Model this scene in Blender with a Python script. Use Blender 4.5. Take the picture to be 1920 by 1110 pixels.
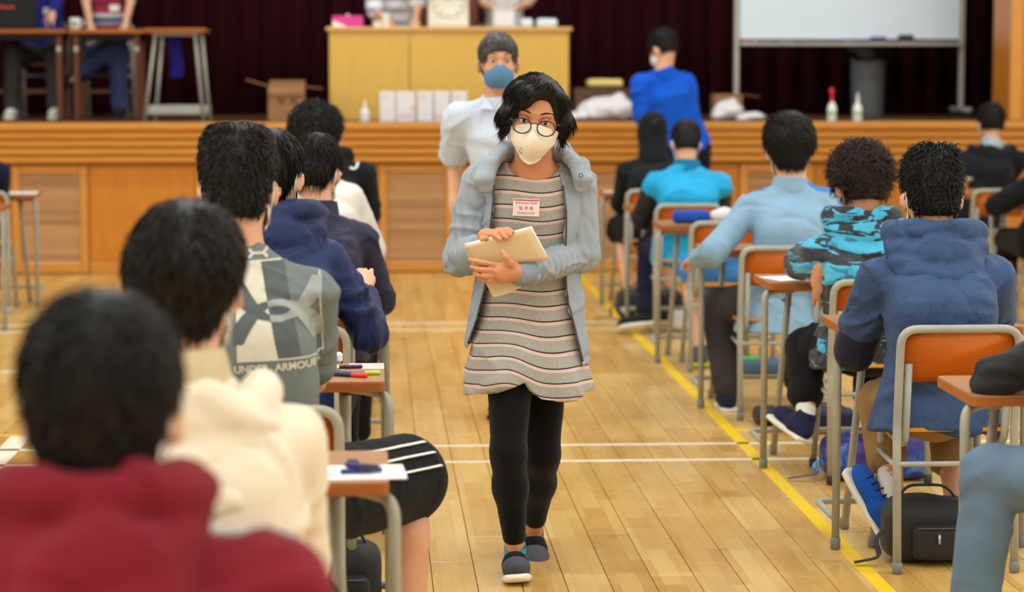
import bpy, math, random
import numpy as np
from mathutils import Vector, Matrix
from mathutils.bvhtree import BVHTree

for o in list(bpy.data.objects): bpy.data.objects.remove(o)
SC = bpy.context.scene
COL = SC.collection
rng = np.random.default_rng(7)
random.seed(7)

# ------------------------------------------------------------------ camera
CAMH = 1.6
FPX = 85.0/36.0*1920.0
TH = math.atan(437.0/FPX)                       # tilt down
PS = math.atan(263.0*math.cos(TH)/FPX)          # turned right of the floor boards
cam = bpy.data.cameras.new('camera'); camo = bpy.data.objects.new('camera', cam); COL.objects.link(camo)
camo.location = (0, 0, CAMH); camo.rotation_euler = (math.pi/2-TH, 0, -PS)
cam.lens = 85; cam.sensor_width = 36; cam.clip_start = .05; cam.clip_end = 200
cam.dof.use_dof = True; cam.dof.focus_distance = 7.45; cam.dof.aperture_fstop = 2.8
SC.camera = camo

# ------------------------------------------------------------------ light
SC.view_settings.view_transform = 'Standard'; SC.view_settings.look = 'None'
SC.view_settings.exposure = 0.0; SC.view_settings.gamma = 1.0; SC.view_settings.use_curve_mapping = False
w = bpy.data.worlds.new('world'); SC.world = w; w.use_nodes = True
w.node_tree.nodes['Background'].inputs[0].default_value = (.75, .85, 1, 1); w.node_tree.nodes['Background'].inputs[1].default_value = .3
def area(name, loc, sx, sy, power, rot=(0, 0, 0), col=(.84, .94, 1)):
    l = bpy.data.lights.new(name, 'AREA'); l.shape = 'RECTANGLE'; l.size = sx; l.size_y = sy; l.energy = power; l.color = col
    o = bpy.data.objects.new(name, l); COL.objects.link(o); o.location = loc; o.rotation_euler = rot
    return o
# rows of hall ceiling lamps, daylight through the windows of both side walls, dim stage lamps
for iy, y in enumerate((-3.5, 1.5, 6.5, 11.5, 16.2)):
    for x in (-5.5, 0, 5.5):
        area('hall_ceiling_lamp', (x, y, 6.85), 2.4, 1.2, 125)
for y in (-1.5, 5.0, 11.5):
    area('window_daylight', (-8.8, y, 3.6), 2.6, 4.2, 110, (0, math.radians(-90), 0), (.80, .91, 1))
    area('window_daylight', (8.8, y, 3.6), 2.6, 4.2, 110, (0, math.radians(90), 0), (.80, .91, 1))
area('stage_lamp', (0.8, 19.6, 4.9), 5.0, .3, 30)

# ------------------------------------------------------------------ pixel helpers (photo 1920 x 1110)
CF = np.array((math.sin(PS)*math.cos(TH), math.cos(PS)*math.cos(TH), -math.sin(TH)))
CR = np.array((math.cos(PS), -math.sin(PS), 0.0))
CU = np.array((math.sin(PS)*math.sin(TH), math.cos(PS)*math.sin(TH), math.cos(TH)))
def ray(x, y): return CF + CR*((x-960)/FPX) + CU*((555-y)/FPX)
def G(x, y, z=0.0):
    r = ray(x, y); t = (z-CAMH)/r[2]; return np.array((r[0]*t, r[1]*t, z))
def at(x, y, Y):
    r = ray(x, y); t = Y/r[1]; return np.array((r[0]*t, Y, CAMH+r[2]*t))

# ------------------------------------------------------------------ materials
def lin(c):
    return tuple(((v/255)/12.92 if v/255 <= .04045 else ((v/255+.055)/1.055)**2.4) for v in c)
MATS = {}
class NT:
    def __init__(s, name):
        s.m = bpy.data.materials.new(name); s.m.use_nodes = True; s.t = s.m.node_tree; s.t.nodes.clear()
        s.out = s.n('ShaderNodeOutputMaterial'); s.b = s.n('ShaderNodeBsdfPrincipled'); s.l(s.b.outputs[0], s.out.inputs[0])
    def n(s, t, **kw):
        nd = s.t.nodes.new(t)
        for k, v in kw.items(): setattr(nd, k, v)
        return nd
    def l(s, a, b): s.t.links.new(a, b)
    def coord(s, kind='Object', scale=(1, 1, 1)):
        c = s.n('ShaderNodeTexCoord'); mp = s.n('ShaderNodeMapping'); s.l(c.outputs[kind], mp.inputs[0]); mp.inputs['Scale'].default_value = scale
        return mp.outputs[0]
    def noise(s, vec, scale=5, detail=3, rough=.5, dist=0):
        nd = s.n('ShaderNodeTexNoise'); s.l(vec, nd.inputs['Vector']); nd.inputs['Scale'].default_value = scale; nd.inputs['Detail'].default_value = detail
        nd.inputs['Roughness'].default_value = rough; nd.inputs['Distortion'].default_value = dist; return nd.outputs['Fac']
    def ramp(s, fac, stops, interp='LINEAR'):
        r = s.n('ShaderNodeValToRGB'); s.l(fac, r.inputs[0]); e = r.color_ramp.elements; r.color_ramp.interpolation = interp
        while len(e) < len(stops): e.new(.5)
        for i, (p, c) in enumerate(stops):
            e[i].position = p; e[i].color = (*c, 1) if len(c) == 3 else c
        return r.outputs[0]
    def math(s, op, a, b=None, c=None):
        m = s.n('ShaderNodeMath', operation=op)
        for i, v in enumerate((a, b, c)):
            if v is None: continue
            if isinstance(v, (int, float)): m.inputs[i].default_value = v
            else: s.l(v, m.inputs[i])
        return m.outputs[0]
    def mix(s, fac, a, b, bt='MIX'):
        m = s.n('ShaderNodeMix', data_type='RGBA', blend_type=bt)
        for sock, v in ((m.inputs[0], fac), (m.inputs[6], a), (m.inputs[7], b)):
            if isinstance(v, (int, float)): sock.default_value = v
            elif isinstance(v, tuple): sock.default_value = (*v, 1) if len(v) == 3 else v
            else: s.l(v, sock)
        return m.outputs[2]
    def bump(s, h, strength=.3, dist=.01):
        b = s.n('ShaderNodeBump'); b.inputs['Strength'].default_value = strength; b.inputs['Distance'].default_value = dist
        s.l(h, b.inputs['Height']); s.l(b.outputs[0], s.b.inputs['Normal'])
    def set(s, **kw):
        for k, v in kw.items(): s.b.inputs[k.replace('_', ' ')].default_value = v
    def base(s, c):
        if isinstance(c, tuple): s.b.inputs['Base Color'].default_value = (*c, 1)
        else: s.l(c, s.b.inputs['Base Color'])

def plain(name, rgb, rough=.55, metal=0, var=.08, vscale=8, bump=0, bscale=60, spec=.5, sheen=0, coat=0):
    """one colour with faint mottling and optional fine relief"""
    if name in MATS: return MATS[name]
    t = NT(name); c = lin(rgb); v = t.coord()
    n = t.noise(v, vscale, 4)
    t.base(t.ramp(n, [(.25, tuple(x*(1-var) for x in c)), (.75, tuple(min(1, x*(1+var)) for x in c))]))
    t.set(Roughness=rough, Metallic=metal)
    t.b.inputs['Specular IOR Level'].default_value = spec
    if sheen: t.b.inputs['Sheen Weight'].default_value = sheen; t.b.inputs['Sheen Roughness'].default_value = .5
    if coat: t.b.inputs['Coat Weight'].default_value = coat; t.b.inputs['Coat Roughness'].default_value = .15
    if bump: t.bump(t.noise(v, bscale, 4), bump, .004)
    MATS[name] = t.m; return t.m

def cloth(name, rgb, rough=.9, var=.12, weave=900, bump=.25, fold=.5, fscale=9, sheen=.04, spec=.15):
    if name in MATS: return MATS[name]
    t = NT(name); c = lin(rgb); v = t.coord()
    n = t.noise(v, 6, 5)
    t.base(t.ramp(n, [(.3, tuple(x*(1-var) for x in c)), (.7, tuple(min(1, x*(1+var)) for x in c))]))
    t.set(Roughness=rough); t.b.inputs['Specular IOR Level'].default_value = spec
    t.b.inputs['Sheen Weight'].default_value = sheen
    f = t.noise(t.coord(scale=(1, 1, .45)), fscale*2.2, 4, .55, 1.2)
    wv = t.noise(v, weave, 2)
    rdg = t.math('SUBTRACT', .5, t.math('ABSOLUTE', t.math('SUBTRACT', t.noise(t.coord(scale=(1, 1, .7)), fscale*1.3, 3, .5, .8), .5)))
    t.bump(t.math('ADD', t.math('ADD', t.math('MULTIPLY', f, fold*.7), t.math('MULTIPLY', rdg, fold*1.8)), t.math('MULTIPLY', wv, bump*.25)), .6, .02)
    MATS[name] = t.m; return t.m

def wood(name, c1, c2, axis='X', scale=1.0, rough=.45, coat=.15, fine=1.0, island=False, spread=.25):
    if name in MATS: return MATS[name]
    t = NT(name)
    sc = {'X': (1.2, 14, 14), 'Y': (14, 1.2, 14), 'Z': (14, 14, 1.2)}[axis]
    v = t.coord(scale=tuple(q*scale for q in sc))
    oi = t.n('ShaderNodeObjectInfo'); g = t.n('ShaderNodeNewGeometry')
    rnd = t.math('FRACT', t.math('ADD', oi.outputs['Random'], g.outputs['Random Per Island'] if island else 0.0))
    off = t.n('ShaderNodeVectorMath', operation='ADD'); t.l(v, off.inputs[0]); cb = t.n('ShaderNodeCombineXYZ')
    for i in range(3): t.l(t.math('MULTIPLY', rnd, 37.0), cb.inputs[i])
    t.l(cb.outputs[0], off.inputs[1])
    n = t.noise(off.outputs[0], 3.2, 6, .6, .4)
    n2 = t.noise(off.outputs[0], 22*fine, 3, .6)
    fac = t.math('ADD', t.math('MULTIPLY', n, .7), t.math('MULTIPLY', n2, .3))
    col = t.ramp(fac, [(.3, lin(c1)), (.7, lin(c2))])
    hsv = t.n('ShaderNodeHueSaturation'); t.l(col, hsv.inputs['Color'])
    t.l(t.math('ADD', 1-spread*.5, t.math('MULTIPLY', rnd, spread)), hsv.inputs['Value'])
    t.base(hsv.outputs[0]); t.set(Roughness=rough); t.b.inputs['Specular IOR Level'].default_value = .3; t.b.inputs['Coat Weight'].default_value = coat; t.b.inputs['Coat Roughness'].default_value = .2
    t.bump(fac, .08, .003)
    MATS[name] = t.m; return t.m

# ------------------------------------------------------------------ mesh helpers
def tagp(o, label=None, cat=None, group=None, kind=None):
    if label: o['label'] = label
    if cat: o['category'] = cat
    if group: o['group'] = group
    if kind: o['kind'] = kind
    return o
def empty(name, loc, label=None, cat=None, group=None, rz=0.0):
    o = bpy.data.objects.new(name, None); COL.objects.link(o); o.location = tuple(loc); o.rotation_euler = (0, 0, rz); o.empty_display_size = .1
    return tagp(o, label, cat, group)
def link(name, me, mat, parent=None, loc=None):
    o = bpy.data.objects.new(name, me); COL.objects.link(o)
    if mat is not None and len(me.materials) == 0: me.materials.append(mat)
    if parent is not None: o.parent = parent
    if loc is not None: o.location = tuple(loc)
    return o
def rotm(rx=0, ry=0, rz=0):
    return np.array((Matrix.Rotation(rz, 3, 'Z') @ Matrix.Rotation(ry, 3, 'Y') @ Matrix.Rotation(rx, 3, 'X')))
def fillet(pts, r, n=5):
    pts = [np.array(p, float) for p in pts]; out = [pts[0]]
    for i in range(1, len(pts)-1):
        p, a, b = pts[i], pts[i-1]-pts[i], pts[i+1]-pts[i]
        la, lb = np.linalg.norm(a), np.linalg.norm(b); rr = min(r, la*.49, lb*.49)
        q0, q1 = p+a/la*rr, p+b/lb*rr
        for k in range(n+1):
            t = k/n; out.append((1-t)**2*q0+2*t*(1-t)*p+t*t*q1)
    out.append(pts[-1]); return out
class MB:
    def __init__(s): s.v = []; s.f = []; s.sm = []
    def add(s, v, f, smooth=False):
        b = len(s.v); s.v += [tuple(float(q) for q in p) for p in v]; s.f += [tuple(i+b for i in q) for q in f]; s.sm += [smooth]*len(f); return s
    def box(s, c, size, R=None, bev=0.0):
        hx, hy, hz = (q/2 for q in size); c = np.array(c, float)
        if bev <= 0:
            v = [(x, y, z) for x in (-hx, hx) for y in (-hy, hy) for z in (-hz, hz)]
            f = [(0, 1, 3, 2), (4, 6, 7, 5), (0, 4, 5, 1), (2, 3, 7, 6), (0, 2, 6, 4), (1, 5, 7, 3)]
        else:
            b = min(bev, hx*.98, hy*.98, hz*.98); v = []; idx = {}
            for sx in (-1, 1):
                for sy in (-1, 1):
                    for sz in (-1, 1):
                        for ax in range(3):
                            p = [sx*(hx-b), sy*(hy-b), sz*(hz-b)]; p[ax] = (sx*hx, sy*hy, sz*hz)[ax]
                            idx[(sx, sy, sz, ax)] = len(v); v.append(tuple(p))
            f = []
            o = [(-1, -1), (1, -1), (1, 1), (-1, 1)]
            for sg in (-1, 1):
                fx = [idx[(sg, a, b2, 0)] for a, b2 in o]; fy = [idx[(a, sg, b2, 1)] for a, b2 in o]; fz = [idx[(a, b2, sg, 2)] for a, b2 in o]
                f.append(tuple(fx if sg > 0 else fx[::-1])); f.append(tuple(fy[::-1] if sg > 0 else fy)); f.append(tuple(fz if sg > 0 else fz[::-1]))
            for a in (-1, 1):
                for b2 in (-1, 1):
                    f.append((idx[(-1, a, b2, 1)], idx[(1, a, b2, 1)], idx[(1, a, b2, 2)], idx[(-1, a, b2, 2)]))
                    f.append((idx[(a, -1, b2, 0)], idx[(a, 1, b2, 0)], idx[(a, 1, b2, 2)], idx[(a, -1, b2, 2)]))
                    f.append((idx[(a, b2, -1, 0)], idx[(a, b2, 1, 0)], idx[(a, b2, 1, 1)], idx[(a, b2, -1, 1)]))
            for sx in (-1, 1):
                for sy in (-1, 1):
                    for sz in (-1, 1): f.append((idx[(sx, sy, sz, 0)], idx[(sx, sy, sz, 1)], idx[(sx, sy, sz, 2)]))
            # orient outward
            f2 = []
            for q in f:
                P = [np.array(v[i]) for i in q]; nn = np.cross(P[1]-P[0], P[2]-P[0])
                f2.append(q if np.dot(nn, sum(P)/len(P)) > 0 else q[::-1])
            f = f2
        v = np.array(v, float)
        if R is not None: v = v @ np.array(R).T
        return s.add(v+c, f)
    def tube(s, pts, r, n=8, cap=True, flat=None):
        pts = [np.array(p, float) for p in pts]; m = len(pts)
        rr = [r]*m if isinstance(r, (int, float)) else list(r)
        T = []
        for i in range(m):
            d = pts[min(i+1, m-1)]-pts[max(i-1, 0)]; T.append(d/(np.linalg.norm(d)+1e-9))
        u = np.cross(T[0], (0, 0, 1.0))
        if np.linalg.norm(u) < .2: u = np.cross(T[0], (1.0, 0, 0))
        u /= np.linalg.norm(u); V = []; F = []
        for i in range(m):
            u = u-T[i]*np.dot(u, T[i]); u /= np.linalg.norm(u)+1e-9; w_ = np.cross(T[i], u)
            for k in range(n):
                a = 2*math.pi*k/n; V.append(pts[i]+rr[i]*(math.cos(a)*u+math.sin(a)*w_*(flat or 1)))
        for i in range(m-1):
            for k in range(n):
                F.append((i*n+k, i*n+(k+1) % n, (i+1)*n+(k+1) % n, (i+1)*n+k))
        if cap: F.append(tuple(range(n))[::-1]); F.append(tuple(range((m-1)*n, m*n)))
        return s.add(V, F, True)
    def lathe(s, prof, c=(0, 0, 0), n=20, R=None):
        V = []; F = []; m = len(prof)
        for r, z in prof:
            for k in range(n): a = 2*math.pi*k/n; V.append((r*math.cos(a), r*math.sin(a), z))
        for i in range(m-1):
            for k in range(n): F.append((i*n+k, i*n+(k+1) % n, (i+1)*n+(k+1) % n, (i+1)*n+k))
        F.append(tuple(range(n))[::-1]); F.append(tuple(range((m-1)*n, m*n)))
        V = np.array(V)
        if R is not None: V = V @ np.array(R).T
        return s.add(V+np.array(c, float), F, True)
    def prism(s, poly, z0, z1, M=None, smooth=False):
        """polygon in local xy, thickness z0..z1, M maps (x,y,z)->xyz"""
        n = len(poly); V = [(x, y, z0) for x, y in poly]+[(x, y, z1) for x, y in poly]
        F = [tuple(range(n))[::-1], tuple(range(n, 2*n))]+[(k, (k+1) % n, n+(k+1) % n, n+k) for k in range(n)]
        if M: V = [M(*p) for p in V]
        return s.add(V, F, smooth)
    def build(s, name, mat, parent=None, loc=None):
        me = bpy.data.meshes.new(name); me.from_pydata(s.v, [], s.f); me.polygons.foreach_set('use_smooth', s.sm)
        me.update(); o = link(name, me, mat, parent, loc)
        return o
def rrect(w, h, r, n=5):
    out = []
    for cx, cy, a0 in ((w/2-r, h/2-r, 0), (-w/2+r, h/2-r, 90), (-w/2+r, -h/2+r, 180), (w/2-r, -h/2+r, 270)):
        for k in range(n+1): a = math.radians(a0+90*k/n); out.append((cx+r*math.cos(a), cy+r*math.sin(a)))
    return out
def copy_tree(o, parent=None):
    c = o.copy(); COL.objects.link(c); c.parent = parent
    for ch in list(o.children): copy_tree(ch, c)
    return c

# ------------------------------------------------------------------ distance-field modelling (bodies, clothes, bags)
V3 = lambda *a: np.array(a, float)
def nrm(v): v = np.array(v, float); return v/(np.linalg.norm(v)+1e-9)
class SDF:
    def __init__(s, lo, hi, h):
        s.h = h; s.lo = np.array(lo, float)-3*h; n = np.ceil((np.array(hi, float)+3*h-s.lo)/h).astype(int)+1
        s.ax = [(s.lo[i]+h*np.arange(n[i])).astype(np.float32) for i in range(3)]
        s.D = np.full(tuple(n), 9.0, np.float32)
    def _sl(s, lo, hi):
        sl = []
        for i in range(3):
            a = max(0, int((lo[i]-s.lo[i])/s.h)-1); b = min(len(s.ax[i]), int((hi[i]-s.lo[i])/s.h)+3)
            if b <= a: return None
            sl.append(slice(a, b))
        X = s.ax[0][sl[0]][:, None, None]; Y = s.ax[1][sl[1]][None, :, None]; Z = s.ax[2][sl[2]][None, None, :]
        return tuple(sl), X, Y, Z
    def add(s, prim, k=.02):
        f, lo, hi = prim; m = k+2.5*s.h; q = s._sl(lo-m, hi+m)
        if q is None: return s
        sl, X, Y, Z = q; d = f(X, Y, Z); A = s.D[sl]
        t = np.clip(.5+.5*(A-d)/k, 0, 1); s.D[sl] = A+(d-A)*t-k*t*(1-t); return s
    def sub(s, prim, k=.01):
        f, lo, hi = prim; m = k+2.5*s.h; q = s._sl(lo-m, hi+m)
        if q is None: return s
        sl, X, Y, Z = q; d = -f(X, Y, Z); A = s.D[sl]
        t = np.clip(.5-.5*(A-d)/k, 0, 1); s.D[sl] = A+(d-A)*t+k*t*(1-t); return s
    def cut(s, fn):                               # keep where fn(X,Y,Z) <= 0
        X = s.ax[0][:, None, None]; Y = s.ax[1][None, :, None]; Z = s.ax[2][None, None, :]
        s.D = np.maximum(s.D, fn(X, Y, Z).astype(np.float32)); return s
    def mesh(s):
        D = s.D; I = D < 0; nx, ny, nz = D.shape
        c = np.zeros((nx-1, ny-1, nz-1), np.int8)
        for a in (0, 1):
            for b in (0, 1):
                for e in (0, 1): c += I[a:nx-1+a, b:ny-1+b, e:nz-1+e]
        act = (c > 0) & (c < 8); ii = np.argwhere(act); idx = np.full(act.shape, -1, np.int32); idx[act] = np.arange(len(ii))
        i, j, k = ii.T; cv = {}
        for a in (0, 1):
            for b in (0, 1):
                for e in (0, 1): cv[(a, b, e)] = D[i+a, j+b, k+e]
        P = np.zeros((len(ii), 3)); cnt = np.zeros(len(ii))
        cs = list(cv)
        for p in cs:
            for ax in range(3):
                if p[ax]: continue
                q = list(p); q[ax] = 1; q = tuple(q); A, B = cv[p], cv[q]; m = (A < 0) != (B < 0)
                t = np.where(m, A/np.where(m, A-B, 1), 0)
                for x in range(3): P[:, x] += np.where(m, p[x]+(t if x == ax else 0), 0)
                cnt += m
        P = P/np.maximum(cnt, 1)[:, None]; V = s.lo+(ii+P)*s.h
        Q = []
        for ax in range(3):
            o1, o2 = (ax+1) % 3, (ax+2) % 3
            sa = [slice(None)]*3; sb = [slice(None)]*3; sa[ax] = slice(0, -1); sb[ax] = slice(1, None)
            A, B = I[tuple(sa)], I[tuple(sb)]; e = np.argwhere(A != B)
            e = e[(e[:, o1] > 0) & (e[:, o2] > 0) & (e[:, o1] < D.shape[o1]-1) & (e[:, o2] < D.shape[o2]-1)]
            if not len(e): continue
            ins = A[tuple(e.T)]; quad = []
            for d1, d2 in ((-1, -1), (0, -1), (0, 0), (-1, 0)):
                g = e.copy(); g[:, o1] += d1; g[:, o2] += d2; quad.append(idx[tuple(g.T)])
            quad = np.stack(quad, 1); quad[~ins] = quad[~ins][:, ::-1]; Q.append(quad)
        return V, np.concatenate(Q)
def vnormals(V, Q):
    n = np.cross(V[Q[:, 2]]-V[Q[:, 0]], V[Q[:, 3]]-V[Q[:, 1]]); N = np.zeros_like(V)
    for k in range(4): np.add.at(N, Q[:, k], n)
    return N/(np.linalg.norm(N, axis=1, keepdims=True)+1e-12)
def relax(V, Q, it=1, lam=.5):
    for _ in range(it):
        S = np.zeros_like(V); C = np.zeros(len(V))
        for a, b in ((0, 1), (1, 2), (2, 3), (3, 0)):
            np.add.at(S, Q[:, a], V[Q[:, b]]); np.add.at(C, Q[:, a], 1)
            np.add.at(S, Q[:, b], V[Q[:, a]]); np.add.at(C, Q[:, b], 1)
        V = V+lam*(S/np.maximum(C, 1)[:, None]-V)
    return V
def folds(P, freq, seed, stretch=(1, 1, 1), n=5):
    r = np.random.default_rng(seed); P = P*np.array(stretch); out = np.zeros(len(P))
    for i in range(n):
        k = nrm(r.normal(size=3))*freq*r.uniform(.6, 1.7); k2 = nrm(r.normal(size=3))*freq*.5
        a = P@k+r.uniform(0, 6)+1.3*np.sin(P@k2+r.uniform(0, 6)); out += (1-2*np.abs(np.sin(a*.5)))*r.uniform(.5, 1)
    return out/n
def creases(V, N, seed, n=45, amp=.008, width=.012, length=.09, down=.6):
    """separate soft ridges and valleys of cloth, each a short bent crease on the surface"""
    r = np.random.default_rng(seed); out = np.zeros(len(V)); ids = r.integers(0, len(V), n)
    for i in ids:
        c, nn = V[i], N[i]; t = r.normal(size=3); t[2] *= down; t = nrm(t-nn*np.dot(t, nn)); a = np.cross(nn, t); L = length*r.uniform(.5, 1.5); w_ = width*r.uniform(.6, 1.5)
        d = V-c; m = (np.abs(d) < 2.2*L).all(1)
        if not m.any(): continue
        q = d[m]; u = q@t; v = q@a+r.normal()*2.5*u*u; z = q@nn
        out[m] += r.choice((1, 1, -1.1))*amp*r.uniform(.5, 1.2)*np.exp(-(v/w_)**2-(u/L)**2-(z/.07)**2)
    return np.clip(out, -.007, amp*1.8)
def qmesh(name, V, Q, mat, parent=None, attr=None):
    me = bpy.data.meshes.new(name); me.vertices.add(len(V)); me.vertices.foreach_set('co', V.astype(np.float32).ravel())
    nq = len(Q); me.loops.add(nq*4); me.loops.foreach_set('vertex_index', Q.astype(np.int32).ravel()); me.polygons.add(nq)
    me.polygons.foreach_set('loop_start', np.arange(0, nq*4, 4, dtype=np.int32)); me.polygons.foreach_set('loop_total', np.full(nq, 4, np.int32))
    me.polygons.foreach_set('use_smooth', np.ones(nq, bool)); me.update(calc_edges=True); me.validate()
    if attr:
        for k, a in attr.items():
            at_ = me.attributes.new(k, 'FLOAT', 'POINT'); at_.data.foreach_set('value', a.astype(np.float32))
    return link(name, me, mat, parent)
def cone(a, b, ra, rb):
    a, b = np.array(a, float), np.array(b, float); ab = b-a; L2 = ab@ab+1e-12; R = max(ra, rb)
    def f(X, Y, Z):
        x, y, z = X-a[0], Y-a[1], Z-a[2]; t = np.clip((x*ab[0]+y*ab[1]+z*ab[2])/L2, 0, 1)
        return np.sqrt((x-t*ab[0])**2+(y-t*ab[1])**2+(z-t*ab[2])**2)-(ra+t*(rb-ra))
    return f, np.minimum(a, b)-R, np.maximum(a, b)+R
def ell(c, r, R=None):
    c = np.array(c, float); r = np.array(r, float); R = np.eye(3) if R is None else np.array(R); M = max(r)
    ext = np.sqrt(((R*r)**2).sum(1))
    def f(X, Y, Z):
        x, y, z = X-c[0], Y-c[1], Z-c[2]
        u = [(x*R[0, i]+y*R[1, i]+z*R[2, i]) for i in range(3)]
        k0 = np.sqrt((u[0]/r[0])**2+(u[1]/r[1])**2+(u[2]/r[2])**2)
        k1 = np.sqrt((u[0]/r[0]**2)**2+(u[1]/r[1]**2)**2+(u[2]/r[2]**2)**2)+1e-6
        return k0*(k0-1)/k1
    return f, c-ext, c+ext
def ecap(a, b, ra, rb, side=(1, 0, 0)):
    """tapered capsule with elliptic section: ra, rb = (half width along side, half depth)"""
    a, b = np.array(a, float), np.array(b, float); ax = nrm(b-a); side = nrm(np.array(side)-ax*np.dot(side, ax)); fw = np.cross(ax, side); L = np.linalg.norm(b-a); m = max(*ra, *rb)
    def f(X, Y, Z):
        x, y, z = X-a[0], Y-a[1], Z-a[2]
        w_ = x*ax[0]+y*ax[1]+z*ax[2]; t = np.clip(w_/L, 0, 1); w_ = w_-t*L
        u = x*side[0]+y*side[1]+z*side[2]; v = x*fw[0]+y*fw[1]+z*fw[2]
        ru = ra[0]+t*(rb[0]-ra[0]); rv = ra[1]+t*(rb[1]-ra[1])
        mm = np.minimum(ru, rv); k0 = np.sqrt((u/ru)**2+(v/rv)**2+(w_/mm)**2); k1 = np.sqrt((u/ru**2)**2+(v/rv**2)**2+(w_/mm**2)**2)+1e-6
        return k0*(k0-1)/k1
    return f, np.minimum(a, b)-m, np.maximum(a, b)+m
def loft(pts, ru, rv, side=(1, 0, 0), p=2.4, n=24):
    """smooth tube of superelliptic section through pts, flat ended; ru, rv half width / depth at each point"""
    pts = np.array(pts, float); m = len(pts); T = np.linspace(0, m-1, n); C = np.zeros((n, 3)); i0 = np.clip(T.astype(int), 0, m-2); f = (T-i0)[:, None]
    P = np.concatenate([[2*pts[0]-pts[1]], pts, [2*pts[-1]-pts[-2]]]); a, b, c, d = P[i0], P[i0+1], P[i0+2], P[i0+3]
    C = .5*((2*b)+(-a+c)*f+(2*a-5*b+4*c-d)*f**2+(-a+3*b-3*c+d)*f**3)
    sm = lambda r: np.interp(T, np.arange(m), r)
    RU, RV = sm(ru), sm(rv); A, B = pts[0], pts[-1]; L = np.linalg.norm(B-A); ax = (B-A)/L; side = nrm(np.array(side)-ax*np.dot(side, ax)); fw = np.cross(ax, side)
    tt = (C-A)@ax; o = np.argsort(tt); tt, CC, RU, RV = tt[o], C[o], RU[o], RV[o]; cu, cv = (CC-A)@side, (CC-A)@fw; M = max(*ru, *rv)
    def fn(X, Y, Z):
        x, y, z = X-A[0], Y-A[1], Z-A[2]; w_ = x*ax[0]+y*ax[1]+z*ax[2]; sh = w_.shape; wf = w_.ravel()
        g = lambda arr: np.interp(wf, tt, arr).reshape(sh).astype(np.float32)
        a_, b_ = g(RU), g(RV); u = np.abs(x*side[0]+y*side[1]+z*side[2]-g(cu))+1e-5; v = np.abs(x*fw[0]+y*fw[1]+z*fw[2]-g(cv))+1e-5
        k0 = ((u/a_)**p+(v/b_)**p)**(1/p); gr = k0**(1-p)*np.sqrt((u**(p-1)/a_**p)**2+(v**(p-1)/b_**p)**2)+1e-6
        return np.maximum((k0-1)/gr, np.maximum(-w_, w_-L))
    return fn, C.min(0)-M, C.max(0)+M
def rbox(c, half, r, R=None):
    c = np.array(c, float); hb = np.array(half, float)-r; R = np.eye(3) if R is None else np.array(R); ext = np.abs(R)@np.array(half, float)
    def f(X, Y, Z):
        x, y, z = X-c[0], Y-c[1], Z-c[2]
        q = [np.abs(x*R[0, i]+y*R[1, i]+z*R[2, i])-hb[i] for i in range(3)]
        return np.sqrt(sum(np.maximum(v, 0)**2 for v in q))+np.minimum(np.maximum(q[0], np.maximum(q[1], q[2])), 0)-r
    return f, c-ext, c+ext
def sdf_of(prims, h, subs=(), k=.02):
    lo = np.min([p[1] for p, *_ in prims], axis=0); hi = np.max([p[2] for p, *_ in prims], axis=0)
    S = SDF(lo, hi, h)
    for p, *kk in prims: S.add(p, kk[0] if kk else k)
    for p, *kk in subs: S.sub(p, kk[0] if kk else .01)
    return S
# ================================================================== the hall
M_stage = wood('stage_oak', (186, 116, 34), (206, 138, 54), 'X', 1.0, .42, .2, spread=.12)
M_stage_v = wood('stage_oak_upright', (182, 110, 28), (200, 128, 42), 'Z', 1.0, .42, .2, spread=.08)
M_trim = wood('stage_trim', (190, 124, 44), (210, 146, 66), 'X', 1.0, .4, .25, spread=.1)
M_louvre = wood('louvre_slat_wood', (196, 148, 100), (222, 178, 130), 'X', 1.0, .5, .1, spread=.3)
M_podium = wood('podium_oak', (212, 168, 76), (226, 184, 94), 'Z', 1.0, .5, .1, spread=.06)
M_darkstage = wood('stage_floor_wood', (84, 48, 30), (112, 68, 44), 'X', .6, .5, .1)
M_wall = plain('cream_wall_paint', (222, 214, 198), .8, var=.03)
M_ceil = plain('white_ceiling_paint', (232, 230, 224), .85, var=.02)
M_line_w = plain('white_line_paint', (236, 228, 204), .35, var=.06, vscale=20)
M_line_y = plain('yellow_line_paint', (238, 196, 26), .35, var=.08, vscale=14)

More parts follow.
